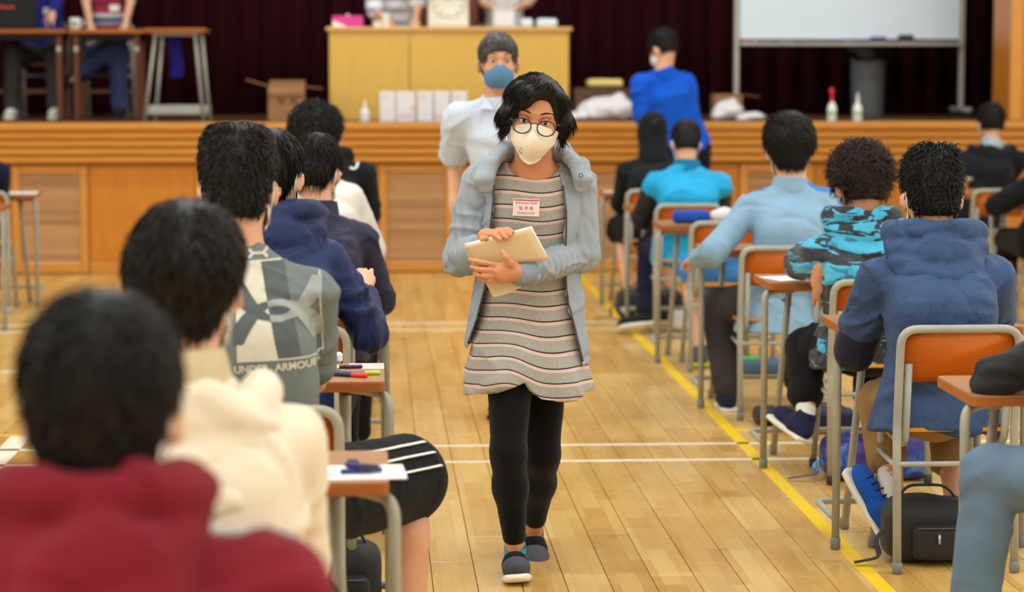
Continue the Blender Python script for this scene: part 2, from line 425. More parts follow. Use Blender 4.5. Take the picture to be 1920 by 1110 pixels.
def floor_mat():
    t = NT('maple_floor'); g = t.n('ShaderNodeNewGeometry'); oi = t.n('ShaderNodeObjectInfo')
    rnd = t.math('FRACT', t.math('ADD', oi.outputs['Random'], g.outputs['Random Per Island']))
    sp = t.n('ShaderNodeSeparateXYZ'); t.l(g.outputs['Position'], sp.inputs[0])
    sub = t.math('FLOOR', t.math('MULTIPLY', sp.outputs[0], 1/.0685))
    yb = t.math('FLOOR', t.math('MULTIPLY', t.math('ADD', sp.outputs[1], t.math('MULTIPLY', sub, .37)), 1/.55))
    cb = t.n('ShaderNodeCombineXYZ'); t.l(sub, cb.inputs[0]); t.l(yb, cb.inputs[1])
    wn = t.n('ShaderNodeTexWhiteNoise', noise_dimensions='3D'); t.l(cb.outputs[0], wn.inputs['Vector'])
    r2 = t.math('ADD', t.math('MULTIPLY', rnd, .5), t.math('MULTIPLY', wn.outputs['Value'], .5))
    mp = t.n('ShaderNodeMapping'); t.l(g.outputs['Position'], mp.inputs[0]); mp.inputs['Scale'].default_value = (22, 1.6, 1)
    off = t.n('ShaderNodeVectorMath', operation='ADD'); t.l(mp.outputs[0], off.inputs[0]); c2 = t.n('ShaderNodeCombineXYZ'); t.l(t.math('MULTIPLY', r2, 50.0), c2.inputs[1]); t.l(c2.outputs[0], off.inputs[1])
    gr = t.noise(off.outputs[0], 2.2, 5, .6, .5)
    fac = t.math('ADD', t.math('MULTIPLY', r2, .62), t.math('MULTIPLY', gr, .38))
    col = t.ramp(fac, [(.15, lin((192, 142, 66))), (.45, lin((212, 168, 90))), (.62, lin((221, 181, 104))), (.9, lin((232, 198, 126)))])
    # fine joints inside a strip
    fx = t.math('ABSOLUTE', t.math('SUBTRACT', t.math('FRACT', t.math('MULTIPLY', sp.outputs[0], 1/.0685)), .5))
    ln = t.math('GREATER_THAN', fx, .487)
    fy = t.math('ABSOLUTE', t.math('SUBTRACT', t.math('FRACT', t.math('MULTIPLY', t.math('ADD', sp.outputs[1], t.math('MULTIPLY', sub, .37)), 1/.55)), .5))
    ln2 = t.math('GREATER_THAN', fy, .4975)
    jn = t.math('MULTIPLY', t.math('MAXIMUM', ln, ln2), .35)
    scuff = t.math('GREATER_THAN', t.noise(g.outputs['Position'], 26, 4, .6), .76)
    col = t.mix(t.math('MULTIPLY', scuff, .18), t.mix(jn, col, lin((120, 76, 36))), lin((110, 80, 50)))
    t.base(col); t.set(Roughness=.27); t.b.inputs['Coat Weight'].default_value = .35; t.b.inputs['Coat Roughness'].default_value = .12
    t.l(t.math('ADD', .2, t.math('MULTIPLY', t.noise(g.outputs['Position'], 5, 3), .16)), t.b.inputs['Roughness'])
    t.bump(gr, .04, .002)
    return t.m
M_floor = floor_mat()
M_seam = plain('floor_seam', (74, 44, 20), .8)
XL, XR, YB, YS = -9.0, 9.0, -6.0, 18.5
fl = tagp(MB().box((0, (YB+YS+.3)/2, -.03), (XR-XL, YS-YB+.3, .04)).build('floor', M_seam), 'varnished maple strip floor of the school hall', kind='structure')
PW = .137
def plank_mesh(L):
    b = MB().box((0, 0, -.004), (PW-.0022, L-.0016, .008), bev=.0012); me = bpy.data.meshes.new('plank'); me.from_pydata(b.v, [], b.f); me.materials.append(M_floor); return me
LENS = (.62, .78, .94, 1.1); PM = [plank_mesh(L) for L in LENS]
pl = []
for i in range(int((XR-XL)/PW)+1):
    x = XL+PW*(i+.5); y = YB-random.random()*.9
    while y < YS+.05:
        k = random.randrange(4); yc = y+LENS[k]/2
        if True: pl.append((x, yc, k))
        else:
            pass
        y += LENS[k]
def inview(x, y):
    if y < 6.7: return False
    d = np.array((x, y, -CAMH)); z = d@CF; px = 960+FPX*(d@CR)/z; py = 555-FPX*(d@CU)/z
    return -20 < px < 1940 and py < 1150
near = sorted([p for p in pl if inview(p[0], p[1])], key=lambda p: p[1])[:300]; ns = set(near)
for x, y, k in near: link('plank', PM[k], None, fl, (x, y, 0))
rest = MB()
for x, y, k in pl:
    if (x, y, k) in ns: continue
    rest.box((x, y, -.004), (PW-.0022, LENS[k]-.0016, .008))
tagp(rest.build('plank_field', M_floor, fl), kind='stuff')
def stripe(x0, x1, y0, y1, m): MB().box(((x0+x1)/2, (y0+y1)/2, .0006), (abs(x1-x0), abs(y1-y0), .0012)).build('painted_line', m, fl)
stripe(-9, 9, 9.605, 9.645, M_line_w); stripe(-9, 9, 10.015, 10.055, M_line_w)
stripe(-9, 9, 14.455, 14.495, M_line_w); stripe(-9, 9, 14.845, 14.885, M_line_w)
stripe(1.53, 1.582, 2, 18.3, M_line_y); stripe(1.582, 9, 10.38, 10.43, M_line_y)
stripe(-9, -.9, 12.6, 12.64, M_line_w); stripe(-9, -1.1, 10.42, 10.45, M_line_y)
stripe(-1.56, -1.47, 4, 10.4, M_line_w)

H = 7.0
def struct(name, mb, m, label): return tagp(mb.build(name, m), label, kind='structure')
struct('wall_left', MB().box((XL-.1, 6, H/2), (.2, 30, H)), M_wall, 'cream painted side wall left of the desks')
struct('wall_right', MB().box((XR+.1, 6, H/2), (.2, 30, H)), M_wall, 'cream painted side wall right of the desks')
struct('wall_back', MB().box((0, YB-.1, H/2), (18.4, .2, H)), M_wall, 'cream painted rear wall behind the camera')
struct('ceiling', MB().box((0, 8, H+.1), (18.4, 30, .2)), M_ceil, 'white ceiling of the school hall')
struct('wall_header', MB().box((0, YS+.35, 6.0), (18.4, .5, 2.0)), M_wall, 'cream wall above the stage opening')
PX = at(1893, 100, YS+.1)[0]
SZ = 1.15
# proscenium to the right of the curtain, oak faced
pr = struct('wall_proscenium_right', MB().box(((PX+9)/2, YS+.35, SZ+(5-SZ)/2), (9-PX, .5, 5-SZ)), M_stage_v, 'oak clad proscenium pier beside the curtain')
MB().box((PX+.05, YS+.085, 3.05), (.10, .05, 3.8), bev=.01).build('edge_board', M_trim, pr)
MB().box((PX+.16, YS+.07, 1.97), (.07, .04, .05), bev=.012).build('light_plate', plain('ivory_plastic', (240, 226, 190), .4), pr)  # ivory plate standing in for the small light on the pier
struct('wall_proscenium_left', MB().box((-7.5, YS+.35, SZ+(5-SZ)/2), (3, .5, 5-SZ)), M_stage_v, 'oak clad proscenium pier far left of the stage')
struct('wall_stage_back', MB().box((0, 23.0, 3.6), (18.4, .2, 5.2)), plain('dark_backstage', (30, 16, 16), .9), 'dark rear wall behind the stage curtain')
# stage platform
st = struct('wall_stage_front', MB().box((0, YS+.30, .55), (18, .5, 1.09)), M_stage_v, 'oak front of the raised stage with louvred vents')
for k in range(5):                      # stepped rounded boards under the stage edge
    z1 = SZ-.012-k*.061; pj = .10-k*.011
    prof = [(0, 0), (pj-.016, 0), (pj-.004, .008), (pj, .02), (pj, .042), (pj-.008, .05), (pj-.02, .0545), (0, .0545)]
    if k == 0: prof = [(0, -.002), (pj-.012, -.002), (pj, .006), (pj+.012, .02), (pj+.012, .05), (pj, .062), (0, .062)]
    MB().prism(prof, -9, 9, lambda x, y, z, z1=z1: (z, YS-x, z1-.05+y)).build('moulding_board', M_trim, st)
y0p = YS+.05
per = 1.39; x0 = at(22, 400, YS)[0]-per*3
xs = x0
while xs < 8.5:
    wL = .575; xe = xs+wL
    # louvred vent: frame of four rails and slats
    for nm, c, sz in (('rail', (xs+.032, YS+.025, .42), (.064, .045, .82)), ('rail', (xe-.032, YS+.025, .42), (.064, .045, .82)), ('rail', ((xs+xe)/2, YS+.025, .80), (wL-.128, .045, .055)), ('rail', ((xs+xe)/2, YS+.025, .045), (wL-.128, .045, .075))):
        MB().box(c, sz, bev=.006).build('louvre_rail', M_trim, st)
    nS = 19
    if 'slat_me' not in globals():
        b = MB().box((0, 0, 0), (wL-.13, .040, .012), rotm(math.radians(30), 0, 0)); slat_me = bpy.data.meshes.new('slat'); slat_me.from_pydata(b.v, [], b.f); slat_me.materials.append(M_louvre)
    if True:
        for j in range(nS): link('slat', slat_me, None, st, ((xs+xe)/2, YS+.03, .095+(.765-.095)*j/(nS-1)))
    xn = xs+per
    MB().box(((xe+xn)/2, YS+.035, .465), (xn-xe-.012, .03, .73), bev=.004).build('panel', M_stage_v, st)
    MB().box(((xe+xn)/2, YS+.028, .05), (xn-xe-.012, .045, .095), bev=.006).build('skirting_board', M_trim, st)
    xs = xn
sf = struct('floor_stage', MB().box((0, (YS+.02+23)/2, SZ-.03), (18, 4.5, .06)), M_darkstage, 'dark timber stage floor')

# maroon curtain with pleats
def curtain_mat():
    t = NT('maroon_velvet'); n = t.noise(t.coord(scale=(6, 6, .4)), 3, 3)
    t.base(t.ramp(n, [(.3, lin((36, 5, 10))), (.7, lin((50, 9, 15)))])); t.set(Roughness=.95); t.b.inputs['Sheen Weight'].default_value = .15; t.b.inputs['Sheen Tint'].default_value = (.6, .1, .12, 1)
    t.b.inputs['Specular IOR Level'].default_value = .1
    t.bump(t.noise(t.coord(), 120, 2), .1, .003); return t.m
V = []; F = []; nx = 900; X0, X1 = -7.5, 7.5; zs = np.linspace(SZ+.015, 5.6, 7)
for i in range(nx+1):
    x = X0+(X1-X0)*i/nx
    for z in zs:
        a = x*2*math.pi/.21+1.1*math.sin(x*2.3)+.25*math.sin(z*1.7+x*5)
        V.append((x+.02*math.sin(a*1.0+1), 21.35+.055*math.sin(a)+.03*math.sin(a*.37+.5), z))
for i in range(nx):
    for j in range(6): F.append((i*7+j, i*7+7+j, i*7+8+j, i*7+j+1))
cu = MB().add(V, F, True).build('stage_curtain', curtain_mat()); md = cu.modifiers.new('t', 'SOLIDIFY'); md.thickness = .006
tagp(cu, 'dark maroon pleated velvet curtain across the back of the stage', 'curtain')

# ================================================================== desks and chairs
def tube_paint(name, rgb):
    t = NT(name); v = t.coord(); n = t.noise(v, 9, 4); c = lin(rgb)
    chips = t.math('GREATER_THAN', t.noise(v, 70, 3, .6), .735)
    t.base(t.mix(t.math('MULTIPLY', chips, .7), t.ramp(n, [(.3, tuple(q*.88 for q in c)), (.7, tuple(q*1.06 for q in c))]), lin((96, 90, 80))))
    t.set(Roughness=.42); return t.m
M_tube = tube_paint('grey_enamel_tube', (164, 163, 154)); M_tube2 = tube_paint('warm_grey_enamel_tube', (162, 156, 138))
M_orange = wood('orange_plywood', (176, 82, 2), (192, 97, 5), 'X', 1.0, .5, 0, spread=.14)
M_seat = wood('seat_plywood', (198, 124, 22), (216, 146, 36), 'Y', 1.0, .45, .1, spread=.14)
M_top = wood('desk_top_laminate', (156, 104, 62), (176, 124, 78), 'X', 1.0, .4, .08, spread=.14)
M_edge = wood('desk_edge_wood', (150, 80, 32), (172, 98, 42), 'X', 1.0, .5, .05, spread=.14)
M_cap = plain('grey_foot_cap', (122, 124, 124), .6); M_capb = plain('black_foot_cap', (38, 38, 40), .6)
M_brk = plain('brown_bracket', (74, 50, 36), .6)
TR = .0135
def make_chair(mt, caps):
    r = empty('exam_chair', (0, 0, 0))
    # back frame: one bent tube, rear feet up and round the backrest
    yb = lambda z: -.20-.045*max(0, (z-.45)/.33)
    P = [(-.187, -.235, 0), (-.187, yb(.45), .45), (-.187, yb(.775), .775), (.187, yb(.775), .775), (.187, yb(.45), .45), (.187, -.235, 0)]
    MB().tube(fillet(P, .055, 6), TR, 10).build('back_frame', mt, r)
    for s in (-1, 1):
        P = [(s*.158, yb(.665)+.004, .665), (s*.158, -.185, .40), (s*.158, .155, .415), (s*.178, .185, 0)]
        MB().tube(fillet(P, .05, 5), TR*.95, 9).build('seat_support', mt, r)
        MB().tube([(s*.187, -.212, .335), (s*.17, .175, .335)], .009, 7).build('side_rail', mt, r)
        for q in ((s*.187, -.235), (s*.178, .185)):
            MB().lathe([(.013, .001), (.0165, .004), (.0165, .034), (.0145, .036)], (q[0], q[1], 0), 10).build('foot_cap', caps, r)
    MB().tube([(-.187, -.214, .345), (.187, -.214, .345)], .009, 7).build('cross_rail', mt, r)
    # curved plywood backrest
    pts = rrect(.352, .165, .03, 4); pts = [(x, y) for x, y in pts]
    m = MB(); m.prism(pts, -.005, .005, lambda x, y, z: (x, yb(.69+y)+.012-.03*(1-(x/.176)**2)+z, .69+y), True); m.build('backrest', M_orange, r)
    m = MB(); m.prism(rrect(.37, .37, .05, 4), 0, .012, lambda x, y, z: (x, y-.01, .432+z+.012*max(0, (-y-.08)/.1)**2)); m.build('seat', M_seat, r)
    return r
def make_desk(mt, caps):
    r = empty('exam_desk', (0, 0, 0)); Zt = .74
    tp = MB(); tp.prism(rrect(.60, .41, .018, 3), 0, .006, lambda x, y, z: (x, y, Zt-.006+z)); tp.build('table_top', M_top, r)
    ed = MB(); ed.prism(rrect(.602, .412, .018, 3), 0, .022, lambda x, y, z: (x, y, Zt-.0285+z)); ed.build('edge_band', M_edge, r)
    for s in (-1, 1):
        P = [(s*.16, -.005, .698), (s*.235, -.06, .700), (s*.312, -.165, .697), (s*.312, -.175, .60), (s*.312, -.175, 0)]
        MB().tube(fillet(P, .075, 7), TR, 10).build('leg', mt, r)
        MB().tube([(s*.185, .0, .70), (s*.215, .165, .0)], TR, 9).build('leg', mt, r)
        MB().box((s*.20, -.03, .698), (.05, .03, .036), bev=.006).build('bracket', M_brk if s > 0 else mt, r)
        for q in ((s*.312, -.175), (s*.215, .165)):
            MB().lathe([(.013, .001), (.0165, .004), (.0165, .038), (.0145, .04)], (q[0], q[1], 0), 10).build('foot_cap', caps, r)
    P = [(-.312, -.17, .10), (-.312, .16, .10), (.312, .16, .10), (.312, -.17, .10)]
    MB().tube(fillet(P, .03, 4), .0115, 8).build('foot_rail', mt, r)
    MB().tube([(-.24, -.005, .698), (.24, -.005, .698)], .012, 8).build('top_rail', mt, r)
    return r
CH = [make_chair(M_tube, M_cap), make_chair(M_tube2, M_capb)]; DK = [make_desk(M_tube, M_cap), make_desk(M_tube2, M_cap)]
used = {}
def put(proto, loc, rz, label, cat, group):
    if id(proto) not in used: used[id(proto)] = 1; o = proto
    else: o = copy_tree(proto)
    o.location = tuple(loc); o.rotation_euler = (0, 0, rz); return tagp(o, label, cat, group)
def chair(x, y, label, v=0, rz=0): return put(CH[v], (x, y, 0), rz, label, 'chair', 'orange backed exam chairs')
def desk(x, y, label, v=0, rz=0, z=0): return put(DK[v], (x, y, z), rz, label, 'desk', 'wooden topped exam desks')
# right of the aisle: front foot rows (Y of the foot nearest the camera)
XRc = 1.833
RY = dict(r1=6.17, r2=7.80, r3=9.405, r4=11.09, r5=12.80, r6=14.36, r7=15.98)
rn = dict(r1='blue jeaned student at the right edge', r2='student in the navy hooded windbreaker', r3='student in the cyan camouflage jacket', r4='student in the light blue shirt', r5='mostly hidden student in blue shorts', r6='student in the bright cyan jacket', r7='student in the black hooded jacket')
for i, (k, y) in enumerate(RY.items()):
    dx = dict(r1=.02, r3=.02).get(k, 0)
    desk(XRc+dx, y+.175, 'grey legged wooden exam desk in front of the '+rn[k], 1 if k in ('r1', 'r3') else 0)
    cx = dict(r3=.09, r2=-.005, r1=.12).get(k, 0)
    chair(XRc+cx, y-.16, 'orange exam chair under the '+rn[k], 1 if k == 'r3' else 0)
# left of the aisle
XLc = -.27
LY = dict(l1=3.35, l2=4.96, l3=6.54, l4=8.15, l5=9.75, l6=11.4, l7=13.0)
LC = dict(l1=-.45, l2=-.5, l3=-.565, l4=-.4, l5=-.3, l6=-.3, l7=-.3)
ln_ = dict(l1='student in the maroon hooded top', l2='student in the cream hooded jacket', l3='student in the grey printed t-shirt', l4='student in the blue hooded rain jacket', l5='student in the plain dark navy jacket', l6='curly haired student in white', l7='student with a white emblem')
for i, (k, y) in enumerate(LY.items()):
    desk(XLc, y+.175, 'grey legged wooden exam desk in front of the '+ln_[k], 1 if i % 2 == 1 or k == 'l3' else 0)
    chair(XLc-(.05 if k == 'l2' else 0), y+LC[k], 'orange exam chair under the '+ln_[k], 1 if k in ('l3', 'l4') else 0)
# outer columns
XOc = -2.52
desk(XOc, 16.02+.175, 'grey legged exam desk at the left edge holding a white paper', 0); desk(XOc, 14.58+.175, 'grey legged exam desk at the left edge, nearer one with its corner cut off', 0)
chair(XOc, 15.84, 'orange exam chair at the left edge of the photo', 0)

XQc = 4.1
desk(XQc, 14.78, 'grey legged exam desk at the right edge nearer than the empty chair', 0)
desk(XQc, 16.15, 'exam desk beyond the empty orange chair', 0)
desk(XQc+.15, 17.62, 'exam desk closest to the stage on the right', 0)
chair(XQc-.02, 15.72, 'empty orange exam chair near the right edge of the photo', 1)
chair(XQc+.17, 17.28, 'exam chair under the black jacketed student with grey collar', 0)
chair(XQc, 14.3, 'exam chair of the cut off student at the far right edge', 0)
# ================================================================== people
def skin_mat(name, rgb):
    if name in MATS: return MATS[name]
    t = NT(name); c = lin(rgb); v = t.coord(); n = t.noise(v, 14, 4)
    t.base(t.ramp(n, [(.3, (c[0]*.93, c[1]*.88, c[2]*.86)), (.7, c)])); t.set(Roughness=.5)
    t.b.inputs['Subsurface Weight'].default_value = .08; t.b.inputs['Subsurface Radius'].default_value = (.01, .004, .002); t.b.inputs['Subsurface Scale'].default_value = .5
    t.bump(t.noise(v, 300, 3), .06, .002); MATS[name] = t.m; return t.m
def hair_mat(name, rgb, hi=(60, 56, 54), rough=.5):
    if name in MATS: return MATS[name]
    t = NT(name); n = t.noise(t.coord(scale=(1, 1, .25)), 160, 3)
    t.base(t.ramp(n, [(.3, lin(rgb)), (.8, lin(hi))])); t.set(Roughness=rough); t.b.inputs['Specular IOR Level'].default_value = .32  # lighter strands: own tone plus highlights put into the colour
    t.bump(n, .4, .005); MATS[name] = t.m; return t.m
M_skin = skin_mat('skin_light', (224, 172, 140)); M_skin_d = skin_mat('skin_tan', (204, 142, 104)); M_skin_m = skin_mat('skin_medium', (214, 158, 124))
HB = hair_mat('hair_black', (7, 6, 6), (22, 21, 22)); HN = hair_mat('hair_near_black', (9, 8, 6), (24, 20, 14), .5); HR = hair_mat('hair_dark_brown', (26, 16, 13), (62, 42, 36)); HG = hair_mat('hair_greying', (40, 38, 38), (120, 118, 118))
M_mask = plain('white_mask_fabric', (232, 230, 224), .8, var=.04); M_mask_b = cloth('blue_mask_fabric', (84, 128, 168), .85, fold=.2); M_mask_c = plain('cream_respirator_fabric', (236, 224, 204), .6, var=.03)
M_black = cloth('black_cotton', (20, 20, 22)); M_charcoal = cloth('charcoal_cotton', (58, 54, 54)); M_navytr = cloth('navy_trouser_cloth', (24, 26, 48)); M_khaki = cloth('khaki_cotton', (150, 118, 76)); M_jean = cloth('blue_denim', (104, 128, 152), bump=.5)
M_sole = plain('white_rubber_sole', (228, 224, 214), .6); M_sock = cloth('white_sock_knit', (226, 224, 220)); M_shoe_n = cloth('navy_mesh_shoe', (34, 36, 66)); M_shoe_b = cloth('blue_mesh_shoe', (30, 84, 176)); M_shoe_k = cloth('dark_shoe', (34, 34, 38))

def ik(a, b, l1, l2, pole):
    a, b = np.array(a, float), np.array(b, float); d = b-a; L = np.linalg.norm(d)
    if L > (l1+l2)*.995: b = a+d/L*(l1+l2)*.995; d = b-a; L = np.linalg.norm(d)
    x = (l1*l1-l2*l2+L*L)/(2*L); hgt = math.sqrt(max(l1*l1-x*x, 0)); u = d/L; p = np.array(pole, float); p = nrm(p-u*np.dot(p, u))
    return a+u*x+p*hgt, b
class Fig: pass
def headframe(pitch=0, yaw=0, roll=0, face=1):
    """columns: right, forward, up. pitch>0 looks down; face=+1 looks +Y, -1 looks -Y"""
    B = np.eye(3) if face > 0 else np.array([[-1, 0, 0], [0, -1, 0], [0, 0, 1.0]])
    return rotm(0, 0, yaw) @ B @ rotm(0, roll, 0) @ rotm(-pitch, 0, 0)
def hand_prims(wr, d, palm, side, curl=.5, sc=1.0, spread=.12):
    """d: finger direction, palm: palm normal, side: direction of the thumb"""
    d = nrm(d); palm = nrm(np.array(palm)-d*np.dot(palm, d)); t = np.cross(d, palm); t = t if np.dot(t, side) > 0 else -t
    R = np.stack([t, d, palm], 1); pr = []
    pr.append((ell(wr+d*.052*sc, (.039*sc, .052*sc, .016*sc), R), .012)); pr.append((cone(wr-d*.02*sc, wr+d*.03*sc, .024*sc, .024*sc), .015))
    for i, (o, L) in enumerate(((.028, .072), (.0095, .08), (-.009, .075), (-.027, .06))):
        p = wr+(t*o+d*.088)*sc; dd = nrm(d+t*spread*o/.03)
        r0 = .0088*sc
        for j, (fr, cu) in enumerate(((.45, .5), (.3, 1.1), (.25, 1.7))):
            a = curl*cu; q = p+(dd*math.cos(a)+palm*math.sin(a))*L*fr*sc
            pr.append((cone(p, q, r0, r0*.92), .004)); p = q; r0 *= .92
    p = wr+(t*.03+d*.02)*sc; q = p+(t*.028+d*.032+palm*.012)*sc; e = q+(t*.006+d*.036+palm*.014)*sc
    pr += [(cone(wr+d*.015*sc+t*.012*sc, p, .017*sc, .014*sc), .012), (cone(p, q, .0125*sc, .0105*sc), .008), (cone(q, e, .0105*sc, .0085*sc), .004)]
    return pr
def head_prims(F, face=False, sc=None):
    s = F.hs; R = F.HR; c = F.hc; T = lambda x, y, z: c+R@(np.array((x, y, z))*s)
    pr = [(ell(T(0, -.012, .035), np.array((.076, .094, .088))*s, R), .02), (ell(T(0, .022, -.028), np.array((.062, .07, .09))*s, R), .03), (ell(T(0, .055, -.092), np.array((.032, .03, .026))*s, R), .03),
          (cone(F.nb, T(0, -.022, -.055), .058*s, .052*s), .03)]
    for e in (-1, 1):
        pr.append((ell(T(e*.083, -.010, -.018), np.array((.009, .022, .034))*s, R @ rotm(-.15, 0, e*-.55)), .006))
    sb = []
    if face:
        pr += [(cone(T(0, .084, .004), T(0, .106, -.036), .009*s, .0135*s), .014), (ell(T(.013, .09, -.04), np.array((.009, .011, .008))*s, R), .006), (ell(T(-.013, .09, -.04), np.array((.009, .011, .008))*s, R), .006),
               (ell(T(0, .084, -.068), np.array((.024, .012, .007))*s, R), .006), (ell(T(0, .082, -.079), np.array((.021, .012, .007))*s, R), .006),
               (ell(T(0, .078, .03), np.array((.05, .014, .012))*s, R), .02)]
        for e in (-1, 1):
            sb.append((ell(T(e*.032, .092, .008), np.array((.019, .018, .012))*s, R), .012)); pr.append((ell(T(e*.037, .058, -.03), np.array((.02, .014, .02))*s, R), .02))
    return pr, sb
def body_prims(F):
    p = []
    sd = F.side
    p.append((loft([F.pel-V3(0, 0, .08), F.pel, F.wst, F.chs, F.nb-F.up*.10+F.hv*.75, F.nb-F.up*.03+F.hv*.2, F.nb], [.12, .15, .125, .14, .13, .07, .055], [.09, .105, .09, .10, .078, .055, .052], sd), .02))
    for e in ('L', 'R'):
        g = lambda n: getattr(F, n+e)
        p += [(cone(F.nb-F.up*.02, g('sh'), .04, .038), .03), (cone(g('sh'), g('el'), .038*F.bw, .035*F.bw), .02), (cone(g('el'), g('wr'), .036*F.bw, .026*F.bw), .015)]
        p += hand_prims(g('wr'), g('hd'), g('pm'), g('ht'), F.curl, F.hsz)
        p += [(cone(g('hip'), g('kn'), .082*F.bw, .056*F.bw), .03), (cone(g('kn'), g('kn')+(g('an')-g('kn'))*.35-g('ft')*.012, .052*F.bw, .052*F.bw), .02), (cone(g('kn')+(g('an')-g('kn'))*.35-g('ft')*.012, g('an'), .052*F.bw, .034*F.bw), .02),
              (cone(g('an')-getattr(F, 'fu'+e, V3(0, 0, 1))*.03, g('an')+g('ft')*.11-getattr(F, 'fu'+e, V3(0, 0, 1))*.045, .028, .020), .02)]
    return p
def seated(org, hc, pitch=.25, yaw=0, roll=0, hs=1.0, w=1.0, wrL=None, wrR=None, poleL=None, poleR=None, knL=None, knR=None, anL=None, anR=None, seat=.45, hunch=.05, curl=.6, face=1, pelz=.09, ftL=None, ftR=None, nback=.05, shd=.10, hdL=None, pmL=None, elL=None):
    """joints in the person's own coordinates; origin on the floor under the hips"""
    F = Fig(); F.org = np.array(org, float); F.hs = hs; F.bw = 1.0; F.curl = curl; F.hsz = 1.0; f = face
    F.hc = np.array(hc)-F.org; F.HR = headframe(pitch, yaw, roll, f); F.pel = V3(0, 0, seat+pelz)
    F.hv = V3(0, -f*hunch, 0); F.nb = F.hc+V3(0, -f*nback, -.15*hs); F.up = nrm(F.nb-F.pel); F.side = V3(1, 0, 0)
    m = F.pel+(F.nb-F.pel)*.55; F.wst = F.pel+(F.nb-F.pel)*.28+F.hv*.55; F.chs = F.pel+(F.nb-F.pel)*.6+F.hv
    for e, s in (('L', -1), ('R', 1)):
        sh = F.nb+V3(s*.168*w, 0, -shd)+F.hv*.35; wr = wrL if e == 'L' else wrR
        wr = V3(s*.12, f*.40+F.nb[1]*.4, .775) if wr is None else np.array(wr, float)
        pole = poleL if e == 'L' else poleR
        pole = V3(s*.45, -f*.5, -1.0) if pole is None else np.array(pole, float)
        el, wr = ik(sh, wr, .285, .255, pole)
        setattr(F, 'sh'+e, sh); setattr(F, 'el'+e, el); setattr(F, 'wr'+e, wr); setattr(F, 'hd'+e, nrm(wr-el)); setattr(F, 'pm'+e, V3(0, 0, -1)); setattr(F, 'ht'+e, V3(-s, 0, 0))
        kn = knL if e == 'L' else knR; an = anL if e == 'L' else anR; ft = ftL if e == 'L' else ftR
        setattr(F, 'hip'+e, V3(s*.085, 0, seat+.065)); setattr(F, 'kn'+e, V3(s*.13, f*.42, seat+.06) if kn is None else np.array(kn, float)); setattr(F, 'an'+e, V3(s*.13, f*.40, .085) if an is None else np.array(an, float))
        setattr(F, 'ft'+e, V3(0, f, 0) if ft is None else nrm(ft))
    if elL is not None: F.elL = np.array(elL, float); F.wrL = np.array(wrL, float); F.hdL = nrm(F.wrL-F.elL)
    if hdL is not None: F.hdL = nrm(hdL); F.pmL = nrm(pmL); F.htL = V3(1, 0, 0)
    return F
def standing(org, hc, face=1, pitch=0, yaw=0, roll=0, hs=1.0, w=1.0, wrL=None, wrR=None, poleL=None, poleR=None, hipz=.9, body_yaw=0):
    F = Fig(); F.org = np.array(org, float); F.hs = hs; F.hv = V3(0, 0, 0); F.bw = 1.0; F.curl = .45; F.hsz = 1.0; f = face
    F.hc = np.array(hc)-F.org; F.HR = headframe(pitch, yaw, roll, f); F.pel = V3(0, 0, hipz); F.nb = F.hc+V3(0, -f*.025, -.17*hs); F.up = nrm(F.nb-F.pel); F.side = nrm(V3(math.cos(body_yaw), math.sin(body_yaw), 0)); fw = V3(-math.sin(body_yaw), math.cos(body_yaw), 0)*f
    F.wst = F.pel+(F.nb-F.pel)*.35; F.chs = F.pel+(F.nb-F.pel)*.7
    for e, s in (('L', -1), ('R', 1)):
        sd = F.side*s; sh = F.nb+sd*.172*w-V3(0, 0, .07); wr = wrL if e == 'L' else wrR
        wr = sh+sd*.07+V3(0, 0, -.52)+fw*.05 if wr is None else np.array(wr, float)
        pole = poleL if e == 'L' else poleR
        el, wr = ik(sh, wr, .29, .26, sd*.5-fw if pole is None else np.array(pole, float))
        setattr(F, 'sh'+e, sh); setattr(F, 'el'+e, el); setattr(F, 'wr'+e, wr); setattr(F, 'hd'+e, nrm(wr-el)); setattr(F, 'pm'+e, -sd); setattr(F, 'ht'+e, fw)
        setattr(F, 'hip'+e, F.pel+sd*.085-V3(0, 0, .04)); setattr(F, 'kn'+e, sd*.095+fw*.02+V3(0, 0, hipz*.53)); setattr(F, 'an'+e, sd*.10+V3(0, 0, .085)); setattr(F, 'ft'+e, nrm(fw+sd*.2))
    return F
def mk_body(F, par, mat, h=.012, face=False):
    hp, sb = head_prims(F, face); S = sdf_of(body_prims(F)+hp, h, sb); V, Q = S.mesh(); return qmesh('body', V, Q, mat, par)
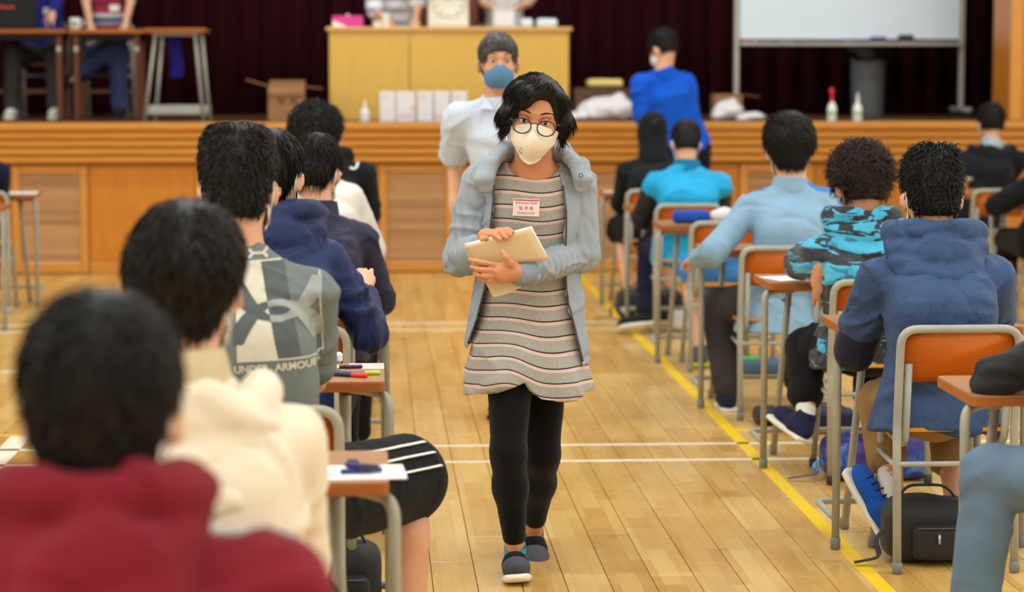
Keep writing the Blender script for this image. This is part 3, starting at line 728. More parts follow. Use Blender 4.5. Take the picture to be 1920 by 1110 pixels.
def mk_top(F, par, mat, h=.012, off=.02, hem=.10, sleeve='long', amp=.007, freq=38, seed=1, name='jacket', loose=1.0, cuff=.0, k=.035, extra=None, matfun=None, low=(0, 0)):
    sd = F.side; o = off; dn = F.up*hem
    p = [(loft([F.pel-V3(0, 0, hem), F.pel, F.wst, F.chs, F.nb-F.up*.10+F.hv*.75, F.nb-F.up*.035+F.hv*.25, F.nb+F.up*.012], [.158+o+low[0], .156+o, .134*loose+o, .148+o, .138+o*.8, .078+o*.4, .064+o*.2], [.112+o+low[1], .11+o, .096*loose+o, .106+o, .084+o*.8, .06+o*.4, .06+o*.2], sd), .02)]
    for e in ('L', 'R'):
        g = lambda n: getattr(F, n+e)
        p.append((cone(F.nb-F.up*.03, g('sh'), .042+o*.4, .048+o*.55), .045))
        if sleeve == 'long': p += [(cone(g('sh'), g('el'), .05+o*.65, .041+o*.75), .02), (cone(g('el'), g('wr')-nrm(g('wr')-g('el'))*.04, .042+o*.7, .029+o*.7), .012)]
        else: p += [(cone(g('sh'), g('sh')+(g('el')-g('sh'))*sleeve, .051+o*.65, .05+o*.8), .02)]
    if extra: p += extra
    S = sdf_of(p, h, [(cone(F.nb-F.up*.01, F.nb+F.up*.12, .0555, .062), .006)])
    V, Q = S.mesh(); N = vnormals(V, Q)
    d = folds(V, freq, seed, (1, 1, 1.25))*.6+folds(V, freq*.45, seed+9, (1.2, 1.2, .8))
    V = V+N*(d*amp*.7+creases(V, N, seed+int(abs(F.org[0]*100)), 60, amp*1.5))[:, None]
    return qmesh(name, V, Q, mat, par)
def mk_bottom(F, par, mat, h=.012, off=.014, length=1.0, name='trousers', amp=.005, seed=3, flare=.0):
    p = [(ecap(F.pel-V3(0, 0, .02), F.pel+F.up*.05, (.155+off, .118+off), (.145+off, .105+off), F.side), .03)]
    for e in ('L', 'R'):
        g = lambda n: getattr(F, n+e)
        hp, kn, an = g('hip'), g('kn'), g('an')
        if length >= 1: p += [(cone(hp, kn, .088+off, .06+off), .03), (cone(kn, kn+(an-kn)*min(.94, length-.04 if length < 2 else .94), .06+off, .046+off), .02)]
        elif length > .5: p += [(cone(hp, kn, .088+off, .06+off), .03), (cone(kn, kn+(an-kn)*(length-.5)*2, .06+off, .056+off), .02)]
        else: p += [(cone(hp, hp+(kn-hp)*length*2, .09+off, .07+off+flare), .03)]
    V, Q = sdf_of(p, h).mesh(); N = vnormals(V, Q); V = V+N*(folds(V, 42, seed)*amp+creases(V, N, seed, 40, .007))[:, None]
    return qmesh(name, V, Q, mat, par)
def mk_shoe(F, par, e, up, sole=M_sole, h=.009, sock=None, sockh=.07, up_dir=None, low=False):
    an, ft = getattr(F, 'an'+e), getattr(F, 'ft'+e); kn = getattr(F, 'kn'+e); u = nrm(kn-an) if up_dir is None else nrm(up_dir); su = u; u = nrm(u-ft*np.dot(u, ft)*(.8 if up_dir is None else 1)); s = np.cross(ft, u); u = np.cross(s, ft); R = np.stack([s, ft, u], 1)
    c = an-u*.045
    V, Q = sdf_of([(ell(c+ft*.105, (.044, .085, .034), R), .03), (ell(c-ft*.01, (.037, .055, .042), R), .03), (cone(c+ft*.03, c+u*(.015 if low else .05), .04, .036 if low else .04), .03)], h, [(cone(an+u*.03, an+u*.1, .03, .034), .008)]).mesh(); o = qmesh('shoe', V, Q, up, par)
    V, Q = sdf_of([(rbox(c+ft*.065-u*.034, (.040, .122, .010), .009, R), .01), (ell(c+ft*.115-u*.034, (.047, .08, .011), R), .015)], h).mesh(); qmesh('sole', V, Q, sole, o)
    if sock is not None:
        V, Q = sdf_of([(cone(an-nrm(kn-an)*.0, an+nrm(kn-an)*sockh, .036, .041), .01)], h).mesh(); qmesh('sock', V, Q, sock, par)
    return o
def tufts(V, N, n, L, wdt, lift, flow, seed, droop=.3, jit=.35):
    r = np.random.default_rng(seed); i = r.integers(0, len(V), n); p = V[i]-N[i]*.003; nn = N[i]
    f = flow(p)+r.normal(size=(n, 3))*jit; f = f-nn*(f*nn).sum(1, keepdims=True); f /= np.linalg.norm(f, axis=1, keepdims=True)+1e-9
    l = (L*r.uniform(.55, 1.25, n))[:, None]; lf = (lift*r.uniform(.4, 1.5, n))[:, None]
    m = p+(f*.55+nn*lf)*l; tip = p+f*l+nn*lf*l*.9-np.array((0, 0, 1.0))*l*droop
    s = np.cross(f, nn); w_ = (wdt*r.uniform(.6, 1.3, n))[:, None]
    rings = []
    for c, ww in ((p, 1.0), (m, .8)):
        for a in (0, 2.1, 4.2): rings.append(c+(s*math.cos(a)+nn*math.sin(a)*.6)*w_*ww)
    rings.append(tip); A = np.stack(rings, 1).reshape(-1, 3); b = (np.arange(n)*7)[:, None]
    q = np.concatenate([b+np.array(x) for x in ((0, 1, 4, 3), (1, 2, 5, 4), (2, 0, 3, 5))]); t = np.concatenate([b+np.array(x) for x in ((3, 4, 6), (4, 5, 6), (5, 3, 6))])
    return A, q, t
def hair_mesh(name, V, Q, tf, mat, par):
    me = bpy.data.meshes.new(name); A, q, t = tf; n0 = len(V); AV = np.concatenate([V, A]); quads = np.concatenate([Q, q+n0]); tris = t+n0
    me.vertices.add(len(AV)); me.vertices.foreach_set('co', AV.astype(np.float32).ravel())
    nl = len(quads)*4+len(tris)*3; me.loops.add(nl); me.loops.foreach_set('vertex_index', np.concatenate([quads.ravel(), tris.ravel()]).astype(np.int32)); npoly = len(quads)+len(tris); me.polygons.add(npoly)
    ls = np.concatenate([np.arange(len(quads))*4, len(quads)*4+np.arange(len(tris))*3]); lt = np.concatenate([np.full(len(quads), 4), np.full(len(tris), 3)])
    me.polygons.foreach_set('loop_start', ls.astype(np.int32)); me.polygons.foreach_set('loop_total', lt.astype(np.int32)); me.polygons.foreach_set('use_smooth', np.ones(npoly, bool)); me.update(calc_edges=True); me.validate()
    return link(name, me, mat, par)
def mk_hair(F, par, mat, style='short', h=.009, n=900, L=.03, seed=1, vol=0.0, lift=.5, nape=-.075):
    s = F.hs; R = F.HR; c = F.hc; T = lambda x, y, z: c+R@(np.array((x, y, z))*s); v = vol; A = lambda *a: np.array(a)*s
    pr = [(ell(T(0, -.014, .04), A(.085+v, .103+v, .094+v), R), .02), (ell(T(0, -.055, -.025), A(.066+v*.4, .054+v*.4, .07), R), .03)]
    if style in ('full', 'curly'): pr += [(ell(T(0, -.01, .075), A(.082+v, .095+v, .07+v*.6), R), .03), (ell(T(0, -.05, .03), A(.09+v, .07+v, .07), R), .03)]
    if style == 'flat': pr += [(rbox(T(0, -.015, .085), A(.072, .088, .052), .04*s, R), .03)]
    sb = [(ell(T(0, .115, -.05), A(.12, .075, .11), R), .02), (rbox(T(0, -.04, nape-.1), A(.2, .2, .1), .01, R), .015)]
    for e in (-1, 1): sb.append((ell(T(e*.1, .005, -.052), A(.040, .06, .058), R), .012))
    V, Q = sdf_of(pr, h, sb).mesh(); N = vnormals(V, Q)
    loc = (V-c)@R
    V = V+N*(folds(loc, 70, seed, (1, 1, .5))*.003+folds(loc, 150, seed+2)*.0015)[:, None]
    crown = np.array((.01, -.055, .125))*s
    flow = lambda p: nrm_rows(((p-c)@R-crown)*np.array((1, 1, .9)))@R.T
    if style == 'curly': flow = lambda p, r=np.random.default_rng(seed): r.normal(size=p.shape)
    keep = loc[:, 2] > nape*s+.012
    tf = tufts(V[keep], N[keep], int(n*1.5), L*s, .0021*s, lift*.8, flow, seed, .25 if style != 'flat' else 0, .22 if style != 'curly' else .35)
    return hair_mesh('hair', V, Q, tf, mat, par)
def nrm_rows(a): return a/(np.linalg.norm(a, axis=1, keepdims=True)+1e-9)
def mk_mask(F, par, mat, h=.007, loops=True):
    s = F.hs; R = F.HR; c = F.hc; T = lambda x, y, z: c+R@(np.array((x, y, z))*s)
    S = sdf_of([(ell(T(0, .03, -.062), np.array((.068, .083, .066))*s, R), .01), (ell(T(0, .075, -.045), np.array((.03, .044, .045))*s, R), .02)], h, [(ell(T(0, .018, -.045), np.array((.064, .078, .1))*s, R), .003), (rbox(T(0, -.06, -.05), (.2, .075, .2), .01, R), .005)])
    V, Q = S.mesh(); o = qmesh('face_mask', V, Q, mat, par)
    if loops:
        for e in (-1, 1):
            P = [T(e*.066, .03, -.035), T(e*.08, .0, .012), T(e*.082, -.022, .01), T(e*.083, -.033, -.02), T(e*.076, -.02, -.05), T(e*.064, .03, -.085)]
            MB().tube(fillet(P, .012*s, 3), .0022*s, 5).build('ear_loop', M_mask, o)
    return o
def mk_hood(F, par, mat, h=.011, w=1.0, seed=5, big=1.0, ring=True, drop=0.0, face=1, rows=4):
    """hood lying on the back: sagging rolls of cloth below a collar ring"""
    bk = nrm(np.cross(F.side, F.up)); bk = -bk if np.dot(bk, V3(0, -face, 0)) < 0 else bk
    nb, up = F.nb-F.up*(drop-.012), F.up; pr = []; rr = np.random.default_rng(seed)
    for k in range(rows):
        t = k/(rows-1); W = (.118-.012*t)*w*big; D = (.0+.17*t)*big; B = .075+.045*t; r = (.034-.004*t)*big
        if k == 0 and not ring: continue
        top = .035 if k == 0 else .02-.012*k
        A = np.linspace(-.7, math.pi+.7, 17) if k == 0 else np.linspace(.05, math.pi-.05, 15)
        P = []
        for a in A:
            s_, c_ = math.sin(a), math.cos(a); q = max(s_, 0)**.8 if s_ > 0 else s_
            P.append(nb+F.side*(c_*W+.01*rr.normal()*t)+bk*(q*(B+t*abs(F.hv[1])*.5) if s_ > 0 else s_*.06)+up*(top-q*D if s_ > 0 else top+s_*.03))
        for a, b in zip(P[:-1], P[1:]): pr.append((cone(a, b, r, r), .012))
    pr.append((ell(nb+bk*.085*big-up*.07*big, (.10*w*big, .035*big, .085*big), np.stack([F.side, bk, up], 1) @ rotm(-.3, 0, 0)), .02))
    V, Q = sdf_of(pr, h, [(ell(nb+bk*.02+up*.06, (.066*w, .075, .075)), .015)]).mesh(); N = vnormals(V, Q); d = folds(V, 60, seed, (1, 1, 1.3)); V = V+N*(d*.004+creases(V, N, seed, 26, .009, .012, .07, .4))[:, None]
    return qmesh('hood', V, Q, mat, par)
def mk_collar(F, par, mat, h=.006, hgt=.035, r=.07, thick=.016, open_front=False):
    a, b = F.nb-F.up*.015, F.nb+F.up*hgt+nrm(F.hc-F.nb)*.0
    S = sdf_of([(cone(a, b, r+.008, r), .01)], h); S.sub(cone(a-F.up*.05, b+F.up*.1, r-thick, r-thick-.006), .003)
    ax = F.up; lim = F.nb@ax+hgt
    S.cut(lambda X, Y, Z: X*ax[0]+Y*ax[1]+Z*ax[2]-lim)
    V, Q = S.mesh(); return qmesh('collar', V, Q, mat, par)
# printed marks that follow a surface
def decal(target, shape_pts, faces, frame, mat, name, parent, lift=.0025, span=1.0):
    """shape points (u,v) are dropped along frame['n'] onto the target mesh; frame: o, u, v, n"""
    me = target.data; bv = BVHTree.FromPolygons([v.co.copy() for v in me.vertices], [tuple(p.vertices) for p in me.polygons])
    o, u, v, n = (Vector(frame[k]) for k in 'ouvn'); out = []; bad = []
    for a, b in shape_pts:
        p = o+u*a+v*b+n*span; hit = bv.ray_cast(p, -n)
        q = hit[0]+n*lift if hit[0] is not None else o+u*a+v*b
        out.append(q); bad.append(hit[0] is None)
    faces = [f for f in faces if not any(bad[i] for i in f)]
    m = bpy.data.meshes.new(name); m.from_pydata([tuple(q) for q in out], [], faces); m.update()
    for p in m.polygons: p.use_smooth = True
    return link(name, m, mat, parent)
def poly_grid(inside, x0, x1, y0, y1, n):
    """grid quads whose centre satisfies inside(x,y)"""
    nx = n; ny = max(2, int(n*(y1-y0)/(x1-x0))); P = [(x0+(x1-x0)*i/nx, y0+(y1-y0)*j/ny) for i in range(nx+1) for j in range(ny+1)]; F = []
    for i in range(nx):
        for j in range(ny):
            if inside(x0+(x1-x0)*(i+.5)/nx, y0+(y1-y0)*(j+.5)/ny): k = i*(ny+1)+j; F.append((k, k+ny+1, k+ny+2, k+1))
    us = sorted({i for f in F for i in f}); mp = {a: b for b, a in enumerate(us)}
    return [P[i] for i in us], [tuple(mp[i] for i in f) for f in F]
def text_shape(txt, size, bold=0.0):
    cu = bpy.data.curves.new('txt', 'FONT'); cu.body = txt; cu.size = size; cu.align_x = 'CENTER'; cu.align_y = 'CENTER'; cu.offset = bold; cu.resolution_u = 3
    ob = bpy.data.objects.new('txt', cu); COL.objects.link(ob); dg = bpy.context.evaluated_depsgraph_get(); me = bpy.data.meshes.new_from_object(ob.evaluated_get(dg))
    P = [(v.co.x, v.co.y) for v in me.vertices]; F = [tuple(p.vertices) for p in me.polygons]
    bpy.data.objects.remove(ob); bpy.data.curves.remove(cu); bpy.data.meshes.remove(me); return P, F
def person(org, label, group='people in the hall', cat='person'): return empty('person', org, label, cat, group)
# ------------------------------------------------------------------ students, seen from behind
def head_at(px, top, Y, hs=1.08): return at(px, top, Y)-V3(0, 0, .132*hs)
def camo_mat():
    t = NT('cyan_camouflage'); v = t.coord(scale=(.8, .6, 3.0)); n = t.noise(v, 6.5, 3, .55, 1.2); n2 = t.noise(v, 11, 2, .5, 1.0)
    c = t.ramp(n, [(0, lin((14, 17, 24))), (.40, lin((18, 30, 44))), (.43, lin((14, 17, 24))), (.515, lin((58, 168, 208))), (.66, lin((30, 120, 150)))], 'CONSTANT')
    c2 = t.mix(t.math('GREATER_THAN', n2, .66), c, lin((22, 66, 92)))
    t.base(c2); t.set(Roughness=.7); t.b.inputs['Sheen Weight'].default_value = .2; t.bump(t.noise(t.coord(), 24, 4, .55, 1.2), .35, .02); return t.m
M_camo = camo_mat()
M_maroon = cloth('maroon_fleece', (124, 28, 42), var=.12, fold=.5); M_cream = cloth('cream_cotton', (232, 218, 196), var=.05, fold=.4); M_creamk = cloth('cream_rib_knit', (206, 188, 148))
M_greyt = cloth('grey_jersey', (112, 120, 120), var=.06, fold=.25); M_bluehood = cloth('royal_blue_nylon', (24, 40, 86), .45, var=.35, fold=.8, spec=.25); M_navyp = cloth('dark_navy_nylon', (34, 34, 60), .5, var=.15, fold=.8, spec=.22)
M_white = cloth('white_cotton', (230, 226, 222), var=.04); M_blackh = cloth('black_fleece', (24, 27, 32)); M_nav2 = cloth('navy_wool', (22, 28, 52))
M_navyj = cloth('navy_windbreaker', (52, 76, 116), .55, var=.12, fold=.9, spec=.22); M_navyd = cloth('dark_navy_windbreaker', (24, 31, 58), .55, var=.12, fold=.9, spec=.22); M_ltblue = cloth('chambray_cotton', (138, 172, 200), var=.07, fold=.5); M_cyan = cloth('bright_cyan_nylon', (20, 160, 214), .5, var=.08, fold=.6, spec=.22); M_blackj = cloth('black_nylon', (24, 26, 32), .5, spec=.22)
M_bshort = cloth('sky_blue_jersey', (62, 132, 204)); M_jacketgrey = cloth('grey_collar_cotton', (170, 182, 192)); M_polo = cloth('royal_blue_polo', (20, 86, 206), fold=.35)
def stripes_mat(name, bands, period, axis=2, rough=.9):
    t = NT(name); v = t.coord(); sp = t.n('ShaderNodeSeparateXYZ'); t.l(v, sp.inputs[0])
    f = t.math('FRACT', t.math('ADD', t.math('MULTIPLY', sp.outputs[axis], 1/period), t.math('MULTIPLY', t.noise(v, 6, 2), .06)))
    t.base(t.ramp(f, bands, 'CONSTANT')); t.set(Roughness=rough); t.bump(t.noise(v, 30, 4), .2, .01); return t.m

def sleeves(F, par, mat, h, off=.02, seed=4, amp=.007):
    for e in ('L', 'R'):
        g = lambda n: getattr(F, n+e)
        V, Q = sdf_of([(cone(g('sh')+(g('el')-g('sh'))*.04, g('el'), .054+off*.7, .043+off*.8), .02), (cone(g('el'), g('wr'), .044+off*.75, .03+off*.7), .012)], h).mesh()
        V = V+vnormals(V, Q)*(folds(V, 40, seed)*amp)[:, None]; qmesh('sleeve', V, Q, mat, par)

ST = {}
def student(key, label, org, head, Yh, h=.012, hb=None, hs=1.08, skin=None, hair=None, top=None, hood=None, bottom=None, mask=True, pose=None, group='students sitting the exam', shoes=None):
    hc = head_at(head[0], head[1], Yh, hs); F = seated(org, hc, hs=hs, **(pose or {})); par = person(org, label, group)
    for e in 'LR':
        if shoes and e in shoes and len(shoes[e]) > 1 and 'up_dir' in shoes[e][1]:
            ft = getattr(F, 'ft'+e); u = nrm(shoes[e][1]['up_dir']); setattr(F, 'fu'+e, nrm(u-ft*np.dot(u, ft)))
    F.par = par; F.body = mk_body(F, par, skin or M_skin, hb or max(h, .015))
    hd = dict(mat=HB, style='short', vol=.006); hd.update(hair or {}); m = hd.pop('mat'); F.hair = mk_hair(F, par, m, h=h, **hd)
    tp = dict(mat=M_blackh, name='jacket'); tp.update(top or {}); m = tp.pop('mat'); F.top = mk_top(F, par, m, h=h, **tp)
    if hood: hm = dict(hood); m = hm.pop('mat', m); F.hood = mk_hood(F, F.top, m, h=h, **hm)
    bt = dict(mat=M_black); bt.update(bottom or {}); m = bt.pop('mat'); F.bot = mk_bottom(F, par, m, h=max(h, .014), **bt)
    if mask: mk_mask(F, par, M_mask, h=max(.007, h*.8))
    if shoes:
        for e in 'LR':
            if e in shoes: mk_shoe(F, par, e, *shoes[e][:1], **(shoes[e][1] if len(shoes[e]) > 1 else {}))
    ST[key] = F; return F

# --- left of the aisle
student('l1', 'student in a maroon hooded top with short black hair, nearest the camera', (-.30, 2.92, 0), (187, 556), 3.06, h=.011, hs=1.09, hair=dict(n=2600, L=.03, vol=.008, lift=.25, nape=-.085), top=dict(mat=M_maroon, off=.035, amp=.008, freq=26, name='hooded_top'), hood=dict(big=1.12, w=.82, drop=-.015), pose=dict(pitch=.12, hunch=.03, w=1.3, shd=.06))
student('l2', 'student in a cream hooded jacket with full dark hair and mask strap', (-.27, 4.38, 0), (350, 396), 4.5, h=.011, hs=1.1, hair=dict(mat=HN, n=2600, L=.034, style='full', vol=.006, lift=.2, nape=-.088), top=dict(mat=M_cream, off=.034, amp=.008, freq=26, name='hooded_jacket'), hood=dict(big=1.15, w=1.05, ring=False, drop=.03), pose=dict(pitch=.15, yaw=-.12, hunch=.03, w=1.05, shd=.12, poleR=(.2, -.5, -1), wrR=(.08, .42, .78)))
mk_collar(ST['l2'], ST['l2'].top, M_creamk, hgt=.05, r=.078)
student('l3', 'student in a grey printed t-shirt and black striped shorts', (-.27, 5.95, 0), (447, 240), 6.08, h=.010, hb=.013, skin=M_skin_m, hs=1.1, hair=dict(n=3000, L=.024, style='flat', vol=.002, lift=.35), top=dict(mat=M_greyt, off=.022, amp=.005, freq=30, sleeve=.75, name='t_shirt', hem=.12), bottom=dict(mat=M_black, length=.48, off=.03, flare=.02, name='shorts'), pose=dict(pitch=.1, yaw=-.1, hunch=.07, w=1.08, knR=(.36, .42, .50), anR=(.37, .33, .085), knL=(-.14, .45, .5), wrR=(.02, .45, .78), wrL=(-.15, .45, .78)), shoes=dict(R=(M_shoe_k,)))
student('l4', 'student in a blue hooded rain jacket with bent right arm and straight black hair', (-.25, 7.68, 0), (513, 246), 7.78, h=.010, hb=.0078, hair=dict(n=2200, L=.05, vol=.004, lift=.08, nape=-.09), top=dict(mat=M_bluehood, off=.026, amp=.009, freq=34, name='rain_jacket'), hood=dict(big=1.15), pose=dict(pitch=.2, yaw=-.35, hunch=.07, wrR=(.225, .27, .86), poleR=(.3, -.6, -.8)))
student('l5', 'student in a plain dark navy jacket leaning over his desk', (-.20, 9.38, 0), (594, 253), 9.5, h=.011, hair=dict(n=2000, L=.05, vol=.004, lift=.08, nape=-.08), top=dict(mat=M_navyp, off=.026, amp=.009, freq=34, name='jacket'), pose=dict(pitch=.4, yaw=-.3, hunch=.10, wrR=(.16, .36, .77)))
mk_collar(ST['l5'], ST['l5'].top, M_navyp, hgt=.045, r=.08)
student('l6', 'curly haired student in a white shirt', (-.17, 11.02, 0), (589, 203), 11.1, h=.013, hair=dict(mat=HN, n=2200, L=.028, style='curly', vol=.012, lift=.7), top=dict(mat=M_white, off=.024, name='shirt'), pose=dict(pitch=.15, hunch=.08, wrR=(.15, .36, .77)))
student('l7', 'student in a black top with white emblem, head hidden by curly hair', (-.19, 12.68, 0), (606, 198), 12.75, h=.014, top=dict(mat=M_blackh, off=.03, name='hooded_top'), hood=dict(big=1.05), pose=dict(pitch=.15, hunch=.08, w=1.25, shd=.05))
student('l0', 'student in navy whose sleeve shows at the left edge of the photo', (-2.66, 15.72, 0), (-48, 205), 15.8, h=.014, top=dict(mat=M_nav2, off=.026, name='jumper'), pose=dict(pitch=.3))
# --- right of the aisle
student('r1', 'student in black sleeves and blue jeans cut off by the right edge', (1.95, 5.96, 0), (2140, 330), 6.08, h=.009, top=dict(mat=M_blackj, off=.026, amp=.009, name='jacket'), bottom=dict(mat=M_jean, length=1.0, off=.016, amp=.006, name='jeans'), pose=dict(pitch=.3, wrL=(-.16, .42, .79), knL=(-.36, .13, .545), anL=(-.42, .10, .085), poleL=(-1, .1, -.5)), shoes=dict(L=(M_shoe_k,)))
student('r2', 'student in a navy hooded windbreaker with cropped black hair, nearest on the right', (1.80, 7.60, 0), (1748, 282), 7.74, h=.009, hb=.013, skin=M_skin_m, hs=1.1, hair=dict(n=3000, L=.022, style='flat', vol=.0, lift=.6), top=dict(mat=M_navyj, off=.034, amp=.009, freq=32, hem=.12, name='windbreaker', sleeve=.62, low=(.03, .02)), hood=dict(big=1.1, w=1.05), bottom=dict(mat=M_khaki, length=.76, off=.012, name='shorts'), pose=dict(pitch=.25, hunch=.09, w=1.12, wrL=(-.14, .40, .79), wrR=(.14, .40, .79), poleL=(-.4, -.4, -1), poleR=(.4, -.4, -1), knL=(-.11, .36, .47), anL=(-.105, .10, .15), knR=(.12, .38, .47), anR=(.11, .12, .12), ftL=(-.40, .25, .75), ftR=(.1, .9, -.2)), shoes=dict(L=(M_shoe_b, dict(sock=M_sock, sockh=.17, h=.006, up_dir=(.75, -.5, .35))), R=(M_shoe_b, dict(sock=M_sock, sockh=.17))))
F = ST['r2']
for e in 'LR':
    g = lambda n: getattr(F, n+e)
    V, Q = sdf_of([(cone(g('sh')+(g('el')-g('sh'))*.5, g('el'), .074, .07), .02), (cone(g('el'), g('wr'), .07, .052), .012)], .008).mesh(); V = V+vnormals(V, Q)*(folds(V, 40, 4)*.009)[:, None]; qmesh('sleeve', V, Q, M_navyd, F.top)
mk_collar(F, F.top, M_navyd, hgt=.06, r=.082)
student('r3', 'student in a cyan and black camouflage jacket with bushy brown hair', (1.90, 9.22, 0), (1614, 280), 9.32, h=.009, hb=.0078, skin=M_skin_d, hair=dict(mat=HR, n=2400, L=.036, style='curly', vol=.014, lift=.6), top=dict(mat=M_camo, off=.032, amp=.008, freq=30, name='camouflage_jacket', hem=.12, low=(.02, .02)), hood=dict(big=1.05), bottom=dict(mat=M_black, length=.84, off=.016), pose=dict(pitch=.4, yaw=.15, hunch=.08, w=1.05, wrL=(-.185, -.03, .815), elL=(-.22, .19, .815), hdL=(.08, -.15, -1), pmL=(.1, 1, -.1), curl=.35, knL=(-.19, .22, .48), anL=(-.225, .0, .23), ftL=(-.35, .85, .25), knR=(.1, .4, .5)), shoes=dict(L=(M_shoe_n, dict(sock=M_sock, sockh=.07, h=.006, up_dir=(.35, -.15, .9)))))
F = ST['r3']
student('r4', 'student in a light blue shirt with thick dark hair and one hand on his thigh', (1.875, 10.88, 0), (1479, 219), 10.98, h=.010, hb=.0078, hs=1.12, hair=dict(mat=hair_mat('hair_soft_black', (14, 13, 13), (44, 43, 43), .5), n=2600, L=.045, style='full', vol=.010, lift=.15, nape=-.09), top=dict(mat=M_ltblue, off=.028, amp=.007, freq=30, name='shirt', hem=.17, low=(.05, .045)), bottom=dict(mat=M_charcoal, length=1.0, off=.022), pose=dict(pitch=.15, hunch=.05, w=1.12, wrL=(-.385, .16, .70), poleL=(-.3, -1, -.3), knL=(-.26, .3, .47), anL=(-.24, .14, .085), knR=(.14, .42, .49)), shoes=dict(L=(M_shoe_n,)))
mk_collar(ST['r4'], ST['r4'].top, M_ltblue, hgt=.04, r=.078)
student('r5', 'student in sky blue shorts mostly hidden behind the light blue shirt', (2.12, 12.55, 0), (1488, 232), 12.66, h=.014, top=dict(mat=M_bshort, off=.024, name='t_shirt', sleeve=.8), bottom=dict(mat=M_bshort, length=.44, off=.028, flare=.015, name='shorts'), pose=dict(pitch=.3, knL=(-.43, .22, .50), anL=(-.40, .02, .10), wrL=(-.05, .4, .78)), shoes=dict(L=(cloth('grey_mesh_shoe', (86, 90, 98)), dict(sole=plain('lime_sole', (196, 206, 40), .5)))))
F = student('r6', 'student in a bright cyan jacket with black sleeves', (1.84, 14.16, 0), (1286, 225), 14.26, h=.012, hs=1.0, hair=dict(n=1500, L=.02, vol=.004, lift=.3, nape=-.06), top=dict(mat=M_cyan, off=.036, name='jacket', sleeve=.02, hem=.13, amp=.007, low=(.01, .01)), bottom=dict(mat=M_navytr, length=1.0, off=.02), pose=dict(pitch=.35, hunch=.09, w=1.12, knL=(-.17, .30, .49), anL=(-.22, .06, .12), ftL=(-.85, -.1, -.1), poleL=(-.5, -.3, -.8), poleR=(.5, -.3, -.8), wrL=(-.12, .4, .79), wrR=(.12, .4, .79)), shoes=dict(L=(M_shoe_k,)))
sleeves(F, F.top, M_blackj, .012, .03); mk_collar(F, F.top, cloth('teal_collar_nylon', (14, 116, 160), .5), hgt=.05, r=.075)
F = student('r7', 'student with a black hood pulled over the head', (1.86, 15.78, 0), (1223, 212), 15.9, h=.013, hs=1.0, hair=dict(n=300), top=dict(mat=M_blackh, off=.034, name='hooded_jacket'), bottom=dict(mat=M_black, length=.5, off=.028, flare=.01, name='shorts'), pose=dict(pitch=.2, hunch=.07, w=1.05, knL=(-.20, .28, .49), anL=(-.17, .05, .085)), shoes=dict(L=(cloth('pale_shoe', (214, 206, 200)),)))
T = lambda x, y, z: F.hc+F.HR@np.array((x, y, z))
V, Q = sdf_of([(ell(T(0, -.012, .03), (.098, .112, .115), F.HR), .02), (cone(T(0, -.02, -.02), F.nb-F.up*.03+V3(0, -.02, 0), .095, .10), .04)], .012, [(ell(T(0, .12, -.02), (.075, .08, .10), F.HR), .015)]).mesh(); V = V+vnormals(V, Q)*(folds(V, 40, 8)*.006)[:, None]; qmesh('hood', V, Q, M_blackh, F.top)
F = student('q7', 'student in a black jacket with pale grey collar close to the stage', (4.33, 17.15, 0), (1858, 194), 17.25, h=.014, hair=dict(n=1400, L=.022, vol=.006, lift=.5, nape=-.05), top=dict(mat=M_blackh, off=.036, name='jacket'), hood=dict(big=1.1, w=1.15, drop=.03, ring=False), pose=dict(pitch=.15, w=1.15))
mk_collar(F, F.top, M_jacketgrey, hgt=.05, r=.08, h=.008)
student('q8', 'student in black whose bare forearm shows at the right edge', (4.05, 14.32, 0), (1990, 215), 14.42, h=.014, hb=.012, top=dict(mat=M_black, off=.03, sleeve=.95, name='t_shirt'), pose=dict(pitch=.3, wrL=(-.2, .3, .76), poleL=(-1, -.6, -.5)))
# --- people on the stage
F = student('s1', 'person in a royal blue jacket seated behind the black laptop on the stage', (-2.72, 20.35, SZ), (72, -160), 20.3, h=.014, group='people on the stage', top=dict(mat=cloth('royal_blue_fleece', (36, 40, 130)), off=.03, name='jacket'), bottom=dict(mat=M_charcoal, length=1.0, off=.02), pose=dict(face=-1, pitch=.2, knL=(-.18, -.42, .52), anL=(-.2, -.46, .085), knR=(.15, -.42, .52), anR=(.15, -.48, .085)), mask=True)
M_shoe_w = cloth('white_lime_shoe', (220, 222, 208))
mk_shoe(F, F.par, 'L', M_shoe_w); mk_shoe(F, F.par, 'R', M_shoe_w)
for e in 'LR':
    c = getattr(F, 'an'+e); V, Q = sdf_of([(ell(c+V3(0, -.10, -.04), (.047, .03, .03)), .01)], .008).mesh(); qmesh('lime_patch', V, Q, plain('lime_plastic', (206, 220, 40), .5), F.par)
M_polostr = stripes_mat('striped_polo', [(0, lin((116, 24, 48))), (.26, lin((150, 40, 62))), (.34, lin((122, 128, 150))), (.5, lin((38, 42, 84))), (.62, lin((196, 192, 200))), (.76, lin((146, 40, 62)))], .23)
F = student('s2', 'person in a striped polo shirt with crossed legs beside the table on the stage', (-2.19, 20.35, SZ), (200, -150), 20.3, h=.014, hb=.010, group='people on the stage', skin=M_skin, top=dict(mat=M_polostr, off=.03, sleeve=.7, name='polo_shirt'), bottom=dict(mat=cloth('dark_denim', (52, 66, 104)), length=1.0, off=.02), pose=dict(face=-1, pitch=.2, w=1.2, wrL=(-.09, -.30, .60), wrR=(.16, -.30, .64), knL=(.13, -.42, .60), anL=(-.17, -.44, .38), knR=(.13, -.40, .50), anR=(.13, -.42, .085), ftL=(-.8, -.3, -.3)))
mk_shoe(F, F.par, 'L', M_shoe_k, sole=M_shoe_k); mk_shoe(F, F.par, 'R', M_shoe_k, sole=M_shoe_k)
